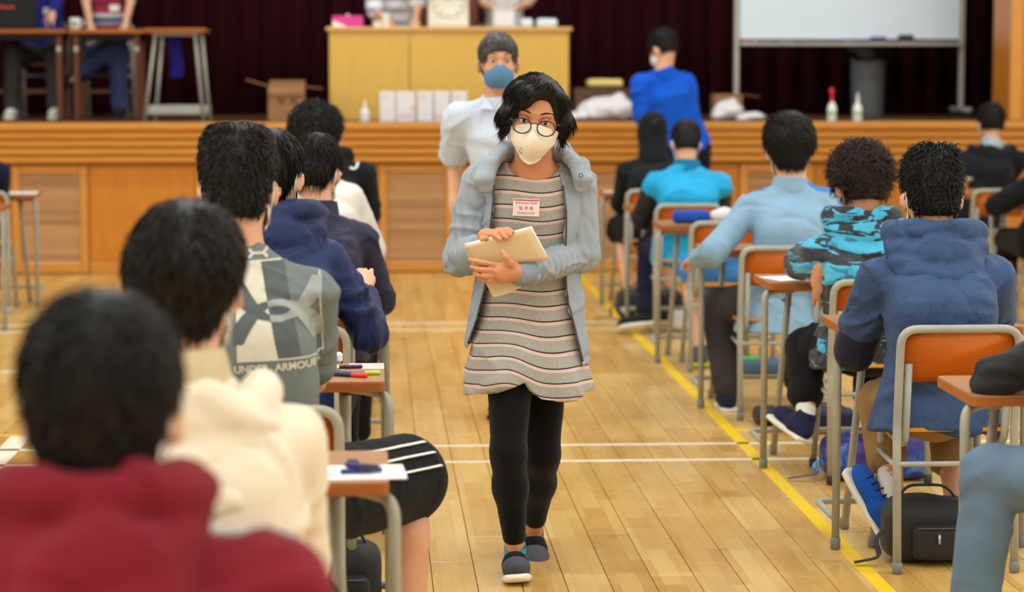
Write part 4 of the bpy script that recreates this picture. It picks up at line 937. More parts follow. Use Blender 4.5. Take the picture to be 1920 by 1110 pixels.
M_polo2 = stripes_mat('grey_white_stripe_shirt', [(0, lin((226, 228, 234))), (.62, lin((150, 152, 168)))], .10)
F = student('s3', 'person in a white and grey striped shirt leaning an arm on the wooden counter', (.22, 20.15, SZ), (735, -130), 19.95, h=.012, group='people on the stage', hb=.012, top=dict(mat=M_polo2, off=.028, sleeve=1.0, name='shirt'), pose=dict(face=-1, pitch=.3, wrR=(.14, -.56, .79), poleR=(1, .1, -.5), wrL=(-.1, -.5, .79)))
F = student('s4', 'person in white behind the plastic tub on the wooden counter', (1.10, 20.45, SZ), (950, -150), 20.3, h=.014, group='people on the stage', top=dict(mat=M_white, off=.026, sleeve=.8, name='shirt'), pose=dict(face=-1, pitch=.3, wrL=(-.10, -.35, .9), wrR=(.1, -.35, .9)))
# ------------------------------------------------------------------ standing man in a white shirt behind the invigilator
hs = 1.02; Yh = 10.85
org = at(962, 500, 10.95); org[2] = 0
hc = at(934, 60, Yh)-V3(0, 0, .132*hs)
F = standing(org, hc, face=-1, pitch=.02, yaw=.05, hs=hs, hipz=.92, w=1.06)
F.anL[0] = F.knL[0] = -.055; F.anR[0] = F.knR[0] = .055
wrL = at(852, 382, 10.9)-org; F.elL, F.wrL = ik(F.shL, wrL, .29, .26, (0, 1, 0)); F.hdL = nrm(F.wrL-F.elL); F.pmL = V3(1, 0, 0); F.htL = V3(0, -1, 0)
wrR = F.shR+V3(.06, -.1, -.5); F.elR, F.wrR = ik(F.shR, wrR, .29, .26, (.6, 1, 0)); F.hdR = nrm(F.wrR-F.elR)
par = person(org, 'man in a pale short sleeved shirt and blue mask standing behind the woman', 'staff on their feet')
mk_body(F, par, M_skin_m, .008, face=True)
mk_hair(F, par, HG, h=.008, n=2000, L=.03, vol=.002, lift=.12, nape=-.05)
M_wshirt = cloth('pale_blue_white_cotton', (206, 218, 236), var=.04, fold=.4)
tp = mk_top(F, par, M_wshirt, h=.011, off=.026, hem=.12, sleeve=.85, amp=.007, freq=30, name='shirt')
mk_collar(F, tp, M_wshirt, hgt=.03, r=.075)
for s in (-1, 1):   # folded collar leaves
    a = F.nb+V3(s*.055, -.045, .02); b = F.nb+V3(s*.022, -.098, -.035); c = F.nb+V3(s*.085, -.085, -.03)
    MB().add([a, b, c, a+V3(0, -.006, -.002), b+V3(0, -.012, 0), c+V3(0, -.012, 0)], [(0, 1, 2), (3, 5, 4), (0, 3, 4, 1), (1, 4, 5, 2), (2, 5, 3, 0)]).build('collar_leaf', M_wshirt, tp)
V, Q = sdf_of([(rbox(F.chs+V3(0, -.136, .0), (.012, .004, .2), .003), .01)], .006).mesh()
mk_bottom(F, par, M_charcoal, h=.012, length=1.0, off=.004)
for e in 'LR': mk_shoe(F, par, e, M_shoe_k, sole=M_shoe_k)
mk_mask(F, par, M_mask_b, h=.005)
T = lambda x, y, z: F.hc+F.HR@(np.array((x, y, z))*F.hs)
M_eyew = plain('eye_white', (226, 220, 212), .25); M_iris = plain('dark_iris', (26, 16, 12), .15)
def eyes(F, par, dark=False):
    T = lambda x, y, z: F.hc+F.HR@(np.array((x, y, z))*F.hs)
    for e in (-1, 1):
        V, Q = sdf_of([(ell(T(e*.032, .0745, .007), np.array((.0125, .0125, .0105))*F.hs, F.HR), .002)], .002).mesh(); o = qmesh('eye', V, Q, M_eyew, par)
        V, Q = sdf_of([(ell(T(e*.032, .084, .0065), np.array((.0062, .0042, .0062))*F.hs, F.HR), .001)], .0012).mesh(); qmesh('iris', V, Q, M_iris, o)
        # lids
        V, Q = sdf_of([(cone(T(e*.019, .083, .0105), T(e*.032, .089, .0165), .0035, .004), .003), (cone(T(e*.032, .089, .0165), T(e*.047, .08, .0105), .004, .0035), .003)], .0018).mesh(); qmesh('eyelid', V, Q, par.children[0].data.materials[0], par)
def brows(F, par, mat, up=.034):
    T = lambda x, y, z: F.hc+F.HR@(np.array((x, y, z))*F.hs)
    for e in (-1, 1):
        P = [T(e*.014, .0945, up), T(e*.032, .091, up+.007), T(e*.05, .076, up+.002)]
        MB().tube(fillet(P, .02, 4), [.0022]*1+[.0042]*4+[.0036]*2+[.0012], 6, flat=.6).build('eyebrow', mat, par)
eyes(F, par); brows(F, par, HG)
SM = F
# ------------------------------------------------------------------ man in a royal blue polo at the stage
Yb = 17.35; org = at(1284, 400, Yb); org[2] = 0; hs = 1.06
hc = at(1243, 54, Yb-.02)-V3(0, 0, .132*hs)
F = standing(org, hc, face=1, pitch=.35, yaw=.75, hs=hs, hipz=1.02, w=1.0, body_yaw=.1)
F.elR, F.wrR = ik(F.shR, F.shR+V3(.0, .22, -.38), .29, .26, (.2, -1, -.3)); F.elL, F.wrL = ik(F.shL, F.shL+V3(.06, .25, -.36), .29, .26, (-.1, -1, -.3)); F.hdR = nrm(F.wrR-F.elR); F.hdL = nrm(F.wrL-F.elL)
par = person(org, 'man in a royal blue polo shirt with his back turned, standing at the stage', 'staff on their feet')
mk_body(F, par, M_skin, .010, face=True); mk_hair(F, par, HB, h=.01, n=1600, L=.024, vol=.006, lift=.3, nape=-.05)
tp = mk_top(F, par, M_polo, h=.012, off=.028, hem=.06, sleeve=.8, amp=.008, freq=26, name='polo_shirt'); mk_collar(F, tp, M_polo, hgt=.045, r=.08)
mk_bottom(F, par, M_black, h=.013, length=1.0, off=.02)
for e in 'LR': mk_shoe(F, par, e, M_shoe_k, sole=M_shoe_k)
mk_mask(F, par, M_mask, h=.007); BM = F; BM.top = tp
# ------------------------------------------------------------------ the invigilator walking up the aisle
O = V3(.475, 7.55, 0); W = lambda x, y, Y: at(x, y, Y)-O
F = Fig(); F.org = O; F.hs = 1.05; F.bw = .9; F.hsz = .92; F.curl = .3; F.side = V3(1, 0, 0)
F.hc = W(1003, 226, 7.50); F.HR = headframe(.10, -.07, -.13, -1)
F.pel = W(988, 622, 7.64); F.nb = W(1001, 322, 7.585); F.up = nrm(F.nb-F.pel); F.wst = W(992, 500, 7.64); F.chs = W(996, 400, 7.62)
F.shL, F.shR = W(903, 343, 7.61), W(1082, 346, 7.61)
F.elL, F.wrL = W(866, 482, 7.63), W(907, 464, 7.42)
F.elR, F.wrR = W(1090, 474, 7.60), W(976, 514, 7.385)
F.hipL, F.hipR = W(958, 650, 7.60), W(1020, 650, 7.66); F.knL, F.knR = W(953, 850, 7.44), W(1017, 855, 7.64)
F.anL = W(966, 1037, 7.48); F.anR = W(1000, 1002, 7.84); F.ftL = nrm((-.06, -1, .22)); F.ftR = nrm((.03, -1, -.08))
T = lambda x, y, z: F.hc+F.HR@(np.array((x, y, z))*F.hs)
wm = person(O, 'woman in a grey hooded jacket and striped dress walking up the aisle with papers', 'staff on their feet')
# body
pr = [(loft([F.pel-V3(0, 0, .08), F.pel, F.wst, F.chs, F.nb-F.up*.09, F.nb-F.up*.03, F.nb], [.12, .14, .11, .125, .12, .07, .055], [.09, .10, .085, .095, .075, .055, .05]), .02)]
for e in 'LR':
    g = lambda n: getattr(F, n+e)
    pr += [(cone(F.nb-F.up*.015, g('sh'), .046, .043), .04), (cone(g('sh'), g('el'), .04, .034), .02), (cone(g('el'), g('wr'), .034, .024), .015),
           (cone(g('hip'), g('kn'), .072, .05), .03), (cone(g('kn'), g('kn')+(g('an')-g('kn'))*.35, .04, .038), .02), (cone(g('kn')+(g('an')-g('kn'))*.35, g('an'), .038, .030), .015), (cone(g('an')-V3(0, 0, .03), g('an')+g('ft')*.11-V3(0, 0, .04), .028, .022), .02)]
fr = .0088
def chain(pts, r0=fr, r1=.0072, k=.004):
    n = len(pts)-1
    return [(cone(pts[i], pts[i+1], r0+(r1-r0)*i/n, r0+(r1-r0)*(i+1)/n), k) for i in range(n)]
# her left hand: in front of the papers, fingers to the left of the picture, thumb up
ax_ = nrm(W(930, 508, 7.33)-F.wrR); Rp = np.stack([ax_, np.cross(V3(0, 0, 1), ax_), V3(0, 0, 1)], 1)
pr += [(ell(W(951, 508, 7.345), (.046, .018, .036), Rp), .012), (cone(F.wrR, W(958, 509, 7.35), .025, .026), .012)]
pr += chain([W(934, 497, 7.335), W(908, 493, 7.318), W(893, 490, 7.322), W(881, 487, 7.33)])
pr += chain([W(932, 507, 7.332), W(905, 506, 7.314), W(893, 504, 7.32), W(884, 500, 7.33)])
pr += chain([W(934, 517, 7.335), W(909, 518, 7.318), W(898, 516, 7.324), W(890, 512, 7.333)])
pr += chain([W(938, 525, 7.345), W(916, 527, 7.33), W(905, 525, 7.334), W(898, 522, 7.34)], .0078, .0065)
pr += chain([W(963, 505, 7.345), W(956, 493, 7.322), W(949, 482, 7.316), W(943, 472, 7.322)], .0125, .0082, .008)
# her right hand: over the top edge of the papers from behind
pr += [(ell(W(917, 444, 7.40), (.036, .022, .026), rotm(.5, .35, .2)), .012), (cone(F.wrL, W(914, 447, 7.40), .024, .024), .015)]
pr += chain([W(916, 440, 7.385), W(928, 441, 7.345), W(938, 449, 7.328)])
pr += chain([W(925, 434, 7.385), W(938, 435, 7.345), W(949, 446, 7.33)])
pr += chain([W(933, 431, 7.39), W(947, 431, 7.35), W(957, 440, 7.335)])
pr += chain([W(938, 431, 7.40), W(952, 429, 7.365), W(962, 435, 7.345)], .0078, .0065)
pr += chain([W(908, 452, 7.385), W(904, 449, 7.36), W(912, 447, 7.345)], .0105, .0085)
hp, sb = head_prims(F, True)
V, Q = sdf_of(pr+hp, .0048, sb).mesh(); M_wskin = skin_mat('skin_woman', (212, 146, 106)); qmesh('body', V, Q, M_wskin, wm)
eyes(F, wm); brows(F, wm, HB, .031)
# leggings
pr = [(ecap(F.pel-V3(0, 0, .02), F.pel+V3(0, 0, .05), (.14, .105), (.13, .1)), .03)]
for e in 'LR':
    g = lambda n: getattr(F, n+e); m = g('kn')+(g('an')-g('kn'))*.34+V3(0, .008, 0)
    pr += [(cone(g('hip'), g('kn'), .082, .054), .03), (cone(g('kn'), m, .053, .053), .03), (cone(m, g('kn')+(g('an')-g('kn'))*(.83 if e == 'L' else .79), .053, .037), .03)]
V, Q = sdf_of(pr, .0085).mesh(); V = V+vnormals(V, Q)*(folds(V, 60, 3, (1, 1, 2))*.0016)[:, None]; qmesh('leggings', V, Q, cloth('black_legging_knit', (11, 11, 12), fold=.15, sheen=.1), wm)
# slip-on shoes
M_slip = cloth('grey_knit_shoe', (78, 82, 90)); M_teal = stripes_mat('teal_sock', [(0, lin((58, 140, 150))), (.8, lin((28, 92, 104)))], .03); M_elast = cloth('black_elastic', (20, 20, 22))
for e in 'LR':
    o = mk_shoe(F, wm, e, M_slip, sole=plain('cream_rubber_sole', (232, 222, 202), .6), h=.0045, low=True)
    an, ft = getattr(F, 'an'+e), getattr(F, 'ft'+e); s_ = V3(1, 0, 0); u = np.cross(s_, ft); u = u if u[2] > 0 else -u; R = np.stack([s_, ft, u], 1)
    V, Q = sdf_of([(cone(an-u*.04+ft*.05, an-u*.022-ft*.012, .0435, .0375), .01)], .0045, [(cone(an-u*.0, an+u*.1, .033, .036), .004)]).mesh(); qmesh('elastic_band', V, Q, M_elast, o)
    V, Q = sdf_of([(cone(an-u*.01, an+u*.02, .0345, .0345), .006)], .004).mesh(); qmesh('sock', V, Q, M_teal, wm)
# striped dress
def dress_mat():
    t = NT('striped_jersey'); a = t.n('ShaderNodeAttribute'); a.attribute_name = 'stripe'; v = t.coord()
    f = t.math('FRACT', t.math('MULTIPLY', a.outputs['Fac'], 1/.0445))
    mel = t.noise(t.coord(scale=(1, 1, .3)), 420, 2)
    grey = t.ramp(mel, [(.3, lin((150, 146, 138))), (.7, lin((176, 171, 162)))])
    c = t.mix(t.math('GREATER_THAN', f, .70), grey, lin((216, 186, 174)))
    c = t.mix(t.math('GREATER_THAN', f, .91), c, lin((34, 24, 36)))
    t.base(c); t.set(Roughness=.9); t.b.inputs['Sheen Weight'].default_value = .2; t.bump(t.noise(v, 500, 2), .12, .003); return t.m
hx = [W(p, q, 7.46) for p, q in ((840, 756), (863, 753), (905, 742), (918, 737), (985, 717), (996, 733), (1015, 750), (1045, 754), (1078, 752), (1118, 737), (1140, 733))]
hX = np.array([p[0] for p in hx]); hZ = np.array([p[2] for p in hx])
dp = [W(992, 775, 7.60), W(990, 700, 7.60), W(990, 620, 7.63), F.wst, F.chs, F.nb-F.up*.085, F.nb-F.up*.02, F.nb+F.up*.02]
du = [.222, .195, .168, .136, .146, .138, .10, .09]; dv = [.155, .145, .125, .108, .122, .092, .075, .07]
thigh = (cone(F.hipL, F.hipL+(F.knL-F.hipL)*1.0, .095, .083), .03)
S = sdf_of([(loft(dp, du, dv, p=2.2), .02), thigh, (cone(F.nb-F.up*.03, F.shL, .05, .052), .04), (cone(F.nb-F.up*.03, F.shR, .05, .052), .04)], .006, [(ell(F.nb+V3(0, -.03, .035), (.085, .10, .062)), .01)])
S.cut(lambda X, Y, Z: (np.interp(X.ravel(), hX, hZ)[:, None, None]-Z)*np.ones_like(Y))
V, Q = S.mesh(); N = vnormals(V, Q)
ang = np.arctan2(V[:, 1]-.06, V[:, 0]-F.pel[0]); low = np.clip((.80-V[:, 2])/.28, 0, 1)
fl_ = (np.sin(ang*9+1.0+3*V[:, 2])*.6+np.sin(ang*5-.5)*.5)*.016*low**1.2+folds(V, 24, 12, (1, 1, 1.4))*.005*np.clip((1.15-V[:, 2])/.3, .25, 1)
diag = -np.abs(((V[:, 0]-F.knL[0]+.0)-(V[:, 2]-.62)*-.9))                         # pull fold from hip to knee
fl_ = fl_+.010*np.exp(-(diag/.022)**2)*np.exp(-((V[:, 2]-.70)/.09)**2)*(N[:, 1] < 0)
fl_ = fl_+creases(V, N, 15, 36, .009, .012, .10, .9)*np.clip((1.2-V[:, 2])/.4, .15, 1)
V = V+N*fl_[:, None]*np.array((1, 1, .3))
st_ = V[:, 2]+.028*np.exp(-((V[:, 0]-(F.knL[0]+.0))/.075)**2)*np.clip((.78-V[:, 2])/.2, 0, 1)*-1+.02*np.sin((V[:, 0]+.02)*9)*np.clip((.9-V[:, 2])/.25, 0, 1)+.004*np.sin(V[:, 0]*30)+folds(V, 16, 5)*.004-.35*(V[:, 0]-F.chs[0])**2*(V[:, 2] > .95)
dress = qmesh('dress', V, Q, dress_mat(), wm, dict(stripe=st_))
# open hooded jacket
M_grj = cloth('grey_melange_jersey', (160, 168, 178), var=.06, fold=.35, fscale=7); M_grin = cloth('grey_lining', (158, 152, 140), var=.05, fold=.2)
ed = lambda L, Y: (np.array([W(x, y, Y)[2] for x, y in L])[::-1], np.array([W(x, y, Y)[0] for x, y in L])[::-1])
lz, lx = ed([(948, 290), (932, 330), (926, 400), (919, 470), (914, 540), (899, 600), (877, 665)], 7.48); rz, rx = ed([(1042, 290), (1054, 340), (1061, 400), (1060, 480), (1063, 560), (1079, 620), (1098, 700)], 7.48)
jp = [W(988, 700, 7.63), W(988, 640, 7.63), F.pel+V3(0, 0, .05), F.wst, F.chs, F.nb-F.up*.085, F.nb-F.up*.02, F.nb+F.up*.015]
ju = [.204, .200, .188, .165, .168, .155, .11, .095]; jv = [.165, .16, .15, .135, .142, .108, .088, .08]
S = sdf_of([(loft(jp, ju, jv, p=2.2), .02), (cone(F.nb-F.up*.03, F.shL, .055, .064), .04), (cone(F.nb-F.up*.03, F.shR, .055, .064), .04), (cone(F.elL, F.elR, .06, .06), .001)][:3]+[(cone(F.shL, F.elL, .001, .001), .001), (cone(F.elL, F.wrL, .05, .05), .001)][:0], .006,
           [(loft(jp[:-1]+[F.nb+F.up*.08], [q-.012 for q in ju], [q-.012 for q in jv], p=2.2), .004)])
zL, zR = W(870, 658, 7.5)[2], W(1095, 690, 7.5)[2]
def opening(X, Y, Z):
    a = np.interp(Z.ravel(), lz, lx)[None, None, :]; b = np.interp(Z.ravel(), rz, rx)[None, None, :]
    d = np.maximum(np.maximum(a-X, X-b)*np.ones_like(Y), (Y-.06)*np.ones_like(X*Z))
    hem = np.where(X < F.pel[0], zL, zR)-Z
    return np.maximum(-d, hem*np.ones_like(Y))
S.cut(opening)
V, Q = S.mesh(); N = vnormals(V, Q); V = V+N*(folds(V, 30, 21, (1.3, 1.3, .5))*.004+creases(V, N, 8, 40, .006, .010, .10, 1.6))[:, None]; jk = qmesh('jacket', V, Q, M_grj, wm)
for e in 'LR':
    g = lambda n: getattr(F, n+e); cf = nrm(g('wr')-g('el')); w0 = g('wr')-cf*.012
    V, Q = sdf_of([(cone(g('sh'), g('el'), .064, .055), .02), (cone(g('sh')+(g('el')-g('sh'))*.6, g('el')+V3(0, .0, -.008), .054, .056), .02), (cone(g('el'), w0-cf*.04, .056, .043), .015)], .005).mesh()
    ax = cf; tt = (V-g('el'))@ax; L = np.linalg.norm(w0-g('el')); ring = np.sin(tt*2*math.pi/.028+folds(V, 40, 31)*2)*.0045*np.clip(tt/L+.25, 0, 1)
    N = vnormals(V, Q); V = V+N*(ring+folds(V, 38, 23)*.003+creases(V, N, 3, 30, .007, .009, .06))[:, None]; sl = qmesh('sleeve', V, Q, M_grj, jk)
    V, Q = sdf_of([(cone(w0-cf*.045, w0+cf*.012, .0425, .037), .006)], .004).mesh(); qmesh('cuff', V, Q, cloth('grey_rib_cuff', (140, 150, 164), fold=.1), sl)
# hood turned down round the neck: two lapels and the roll behind
for sg, P in ((-1, [W(912, 356, 7.512), W(908, 335, 7.505), W(916, 308, 7.535), W(943, 285, 7.60), W(975, 283, 7.672), W(1003, 285, 7.688)]), (1, [W(1090, 356, 7.512), W(1093, 335, 7.505), W(1084, 308, 7.535), W(1058, 285, 7.60), W(1030, 283, 7.672), W(1003, 285, 7.688)])):
    if sg < 0: pr = []
    ww = [.022, .034, .040, .038, .036, .036]; th_ = [.010, .017, .019, .022, .028, .030]
    for i in range(5): pr.append((ecap(P[i], P[i+1], (ww[i], th_[i]), (ww[i+1], th_[i+1]), (1, .15*sg, .55*sg*-1) if i < 3 else (0, .3, 1)), .014))
pr.append((ell(F.nb+V3(0, .14, -.03), (.12, .05, .10)), .02))
V, Q = sdf_of(pr, .005, [(cone(F.nb+V3(0, -.02, -.06), F.nb+V3(0, -.03, .2), .066, .083), .01)]).mesh(); N = vnormals(V, Q); V = V+N*(folds(V, 45, 6)*.003+creases(V, N, 4, 14, .005, .008, .05))[:, None]; qmesh('hood', V, Q, M_grj, jk)
# zip edges and eyelet
bv = BVHTree.FromPolygons([v.co.copy() for v in jk.data.vertices], [tuple(p.vertices) for p in jk.data.polygons])
M_zip = plain('dark_zip', (84, 84, 88), .4, .6)
for (zz, xx, sgn, z0) in ((lz, lx, -1, zL), (rz, rx, 1, zR)):
    P = []
    for z in np.linspace(z0+.008, W(0, 352, 7.48)[2], 30):
        for dx in (.004, .008, .014, .02):
            hit = bv.ray_cast(Vector((float(np.interp(z, zz, xx))+sgn*dx, -1, z)), Vector((0, 1, 0)))
            if hit[0] is not None and hit[0].y < .05: P.append((hit[0].x, hit[0].y-.002, hit[0].z)); break
    if len(P) > 4: MB().tube(P, .0028, 6).build('zip', M_zip, jk)
    MB().box((P[0][0], P[0][1]-.004, P[0][2]-.0), (.009, .006, .014), bev=.002).build('zip_end', plain('zip_metal', (190, 180, 160), .3, .8), jk)
e0 = W(1089, 329, 7.47); MB().tube([e0+V3(.006*math.cos(a), 0, .006*math.sin(a)) for a in np.linspace(0, 2*math.pi, 13)], .0016, 5).build('eyelet', M_zip, jk)
# folded respirator mask with a centre ridge
V = []; Fc = []; nu, nv = 24, 16
for j in range(nv+1):
    v = j/nv
    for i in range(nu+1):
        u = -1+2*i/nu; au = abs(u); Wd = .072*(1-.10*v)*(1-.26*max(0, v-.62)/.38)
        zt = .004-.024*au**1.3; zb = -.118+.036*au**2; rid = .100+.036*math.sin(math.pi*min(1, v*1.05+.05))**.8-.004*v
        y = rid-.030*au-(rid-.030-.030)*au**2.6; V.append(T(u*Wd, y, zt+(zb-zt)*v))
for j in range(nv):
    for i in range(nu): k = j*(nu+1)+i; Fc.append((k, k+1, k+nu+2, k+nu+1))
mk = MB().add(V, Fc, True).build('face_mask', M_mask_c, wm); md = mk.modifiers.new('t', 'SOLIDIFY'); md.thickness = .0018; md.offset = 0
for p in mk.data.polygons: p.use_smooth = False
for e in (-1, 1): MB().tube(fillet([T(e*.07, .034, -.035), T(e*.082, .0, .0), T(e*.082, -.02, -.03), T(e*.068, .03, -.07)], .015, 3), .0018, 5).build('ear_loop', M_mask, mk)
for (a, b, c, d) in ((.034, .105, -.070, .012), (.036, .1005, -.078, .02), (.030, .1065, -.082, .016)):
    p = T(a, b, c); q = T(a-.006, b+.004, c-d*.45); MB().tube([p+V3(0, -.007, 0), q+V3(0, -.007, 0)], .0012, 5).build('print_mark', plain('grey_print', (120, 118, 116), .6), mk)
# glasses
gl = empty('spectacles', (0, 0, 0)); gl.parent = wm
M_rim = plain('black_brown_acetate', (26, 18, 16), .25, coat=.3)
def lens_mat():
    t = NT('spectacle_glass'); tr = t.n('ShaderNodeBsdfTransparent'); gs = t.n('ShaderNodeBsdfGlossy'); gs.inputs['Roughness'].default_value = .03; mx = t.n('ShaderNodeMixShader'); fr_ = t.n('ShaderNodeFresnel'); fr_.inputs[0].default_value = 1.45
    t.l(fr_.outputs[0], mx.inputs[0]); t.l(tr.outputs[0], mx.inputs[1]); t.l(gs.outputs[0], mx.inputs[2]); t.l(mx.outputs[0], t.out.inputs[0]); t.t.nodes.remove(t.b); return t.m
M_lens = lens_mat()
for e in (-1, 1):
    c = (e*.0355, .124, -.004); R_ = [T(c[0]+.0262*math.cos(a), c[1]-.10*(c[0]+.0262*math.cos(a))**2*20*.25, c[2]+.0225*math.sin(a)) for a in np.linspace(0, 2*math.pi, 29)]
    MB().tube(R_, .0021, 7, cap=False).build('rim', M_rim, gl)
    MB().add(R_[:-1], [tuple(range(28))], True).build('lens', M_lens, gl)
    MB().tube([T(e*.061, .116, .006), T(e*.074, .09, .008), T(e*.081, .0, .004), T(e*.081, -.02, -.012)], .0019, 6).build('temple', M_rim, gl)
MB().tube(fillet([T(-.0095, .1235, .004), T(0, .1245, .008), T(.0095, .1235, .004)], .01, 4), .002, 6).build('bridge', M_rim, gl)
# hair: short bob swept from a parting on the right of the picture
A = lambda *a: np.array(a)*F.hs
pr = [(ell(T(0, -.016, .040), A(.084, .104, .094), F.HR), .02), (ell(T(0, -.045, .0), A(.082, .072, .085), F.HR), .03), (ell(T(.015, .01, .078), A(.070, .085, .056), F.HR), .03),
      (cone(T(.058, .045, .072), T(.082, .034, .015), .034, .027), .025), (cone(T(.082, .034, .015), T(.080, .03, -.03), .027, .016), .02), (cone(T(-.058, .030, .07), T(-.084, .010, .01), .032, .029), .025), (cone(T(-.084, .010, .01), T(-.084, .0, -.035), .029, .017), .02),
      (cone(T(-.022, .076, .106), T(.030, .090, .082), .022, .022), .02), (cone(T(.030, .090, .082), T(.070, .070, .030), .024, .014), .02)]
sb2 = [(ell(T(-.012, .115, -.03), A(.060, .07, .09), F.HR), .01), (ell(T(-.024, .122, .046), A(.050, .062, .044), F.HR), .01), (ell(T(.018, .13, .015), A(.030, .05, .045), F.HR), .01), (ell(T(0, .09, -.09), A(.074, .095, .07), F.HR), .02), (rbox(T(0, -.02, -.15), A(.2, .2, .1), .01, F.HR), .02)]
V, Q = sdf_of(pr, .0045, sb2).mesh(); N = vnormals(V, Q); loc = (V-F.hc)@F.HR
V = V+N*(folds(loc, 110, 3, (1.2, 1.2, .25))*.0035)[:, None]
crown = np.array((-.034, .02, .14)); flow = lambda p: (nrm_rows((((p-F.hc)@F.HR)-crown)*np.array((1.3, .8, 1)))+np.array((0, 0, -.35)))@F.HR.T
inface = lambda q: (q[:, 1] > .05) & (((q[:, 0]+.018)/.056)**2+((q[:, 2]-.02)/.085)**2 < 1)
ok = (loc[:, 2] > -.045) & ~inface(loc)
A_, q_, t_ = tufts(V[ok], N[ok], 5200, .042, .0022, .05, flow, 5, .2, .12)
tip = (A_.reshape(-1, 7, 3)[:, 6]-F.hc)@F.HR; keep = ~inface(tip); n_ = len(keep)
q_ = q_[np.tile(keep, 3)]; t_ = t_[np.tile(keep, 3)]
hair_mesh('hair', V, Q, (A_, q_, t_), HB, wm)
# name tag on the dress
fr_ = dict(o=W(986.5, 389, 7.5), u=(.999, 0, -.03), v=(.03, 0, .999), n=(0, -1, 0)); sc = 7.46/FPX
M_tag = plain('white_card', (238, 224, 220), .6, var=.02); M_red = plain('red_print', (206, 74, 78), .6)
rect = lambda x0, x1, y0, y1, n=14: poly_grid(lambda x, y: True, x0, x1, y0, y1, n)
tag = decal(dress, *rect(-25*sc, 25*sc, -16.5*sc, 16.5*sc), fr_, M_tag, 'name_tag', wm, .006)
decal(dress, *rect(-24*sc, 24*sc, 12.5*sc, 15*sc), fr_, M_red, 'red_bar', tag, .0068)
for txt, sz, yy in (('香港考試及評核局', 5.2, 8.0), ('監 考 員', 7.6, -1.5), ('INVIGILATOR', 5.6, -10.5)):
    P, Fx = text_shape(txt, sz*sc); P = [(a, b+yy*sc) for a, b in P]; decal(dress, P, Fx, fr_, M_red, 'lettering', tag, .0070)
# booklet in her hands
bk = empty('exam_booklet', W(950, 480, 7.34)+O, 'cream and white exam papers held in both hands by the walking woman', 'papers'); B0 = W(950, 480, 7.34)
def sheet(corners, mat, name, th=.0012, bow=.004, n=8):
    c = [np.array(q)-B0 for q in corners]; Vv = []
    for i in range(n+1):
        for j in range(n+1):
            u, v = i/n, j/n; p = (c[0]*(1-u)+c[1]*u)*(1-v)+(c[3]*(1-u)+c[2]*u)*v; p = p+V3(0, -bow*math.sin(math.pi*u)*math.sin(math.pi*v), 0); Vv.append(p)
    Fv = [(i*(n+1)+j, i*(n+1)+j+1, (i+1)*(n+1)+j+1, (i+1)*(n+1)+j) for i in range(n) for j in range(n)]
    o = MB().add(Vv, Fv, True).build(name, mat, bk); m_ = o.modifiers.new('t', 'SOLIDIFY'); m_.thickness = th; return o
M_paper = plain('white_paper', (240, 238, 234), .7, var=.01); M_crm = plain('shaded_cream_paper', (218, 192, 150), .7, var=.02)  # cream darkened to carry the shade on the paper front
sheet([W(870, 462, 7.345), W(995, 428, 7.345), W(1029, 488, 7.372), W(886, 500, 7.362)], M_crm, 'front_cover', .002)
sheet([W(871, 457, 7.352), W(997, 424, 7.352), W(1028, 482, 7.378), W(886, 496, 7.368)], M_paper, 'page')
sheet([W(874, 458, 7.358), W(990, 427, 7.358), W(1024, 482, 7.384), W(888, 496, 7.374)], M_paper, 'page')
pg = [(898, 500), (1005, 500), (992, 526), (975, 540), (950, 551), (925, 558), (912, 534)]
MB().prism([(0, 0)]*0+[(x, y) for x, y in pg], 0, .0015, lambda x, y, z: W(x, y, 7.385)-B0+V3(0, z, 0)).build('lower_sheet', M_crm, bk)
# ================================================================== things on the stage
def thing(name, label, cat, loc, group=None, rz=0): return empty(name, loc, label, cat, group, rz)
def solo(name, mb, mat, label, cat, loc, group=None):
    o = mb.build(name, mat, None, loc); return tagp(o, label, cat, group)
def onstage(px, Y): p = at(px, 200, Y); return V3(p[0], Y, SZ)
M_tbl = wood('table_oak', (150, 78, 26), (176, 100, 40), 'X', 1.0, .4, .2); M_tleg = wood('table_leg_wood', (84, 44, 22), (104, 58, 30), 'Z', 1.0, .45, .1); M_blk = plain('black_plastic', (9, 9, 10), .5, spec=.2); M_silver = plain('silver_bracket', (180, 180, 184), .35, .8)
Yt = 19.55
def table(xl, xr, label, legs):
    c = (at(xl, 60, Yt)[0]+at(xr, 60, Yt)[0])/2; wd = at(xr, 60, Yt)[0]-at(xl, 60, Yt)[0]; r = thing('trestle_table', label, 'table', (c, Yt, SZ), 'long tables on the stage')
    MB().box((0, .2, .70), (wd, .5, .035), bev=.006).build('table_top', M_tbl, r); MB().box((0, .2, .655), (wd-.06, .44, .05), bev=.004).build('apron', M_blk, r)
    for lx in legs:
        x = at(lx, 150, Yt)[0]-c
        for y in (0.0, .40):
            MB().box((x, y, .335), (.045, .045, .67), bev=.006).build('leg', M_tleg, r)
            if y == 0: MB().box((x, y-.024, .56), (.03, .004, .04), bev=.001).build('bracket', M_silver, r)
    MB().box((0, .4, .22), (wd-.1, .03, .03)).build('stretcher', M_tleg, r)
    return r
table(-170, 124, 'wooden stage table under the black laptop', (-160, 112)); table(130, 270, 'shorter wooden stage table in front of the striped polo shirt', (144, 258))
lp = thing('laptop', 'black laptop with red emblem open on the stage table', 'laptop', at(20, 55, Yt+.12)*V3(1, 1, 0)+V3(0, 0, SZ+.7185))
MB().box((0, .12, .011), (.44, .29, .02), bev=.004).build('base', M_blk, lp); MB().box((0, -.035, .135), (.44, .012, .25), rotm(math.radians(-10), 0, 0), bev=.004).build('lid', M_blk, lp)
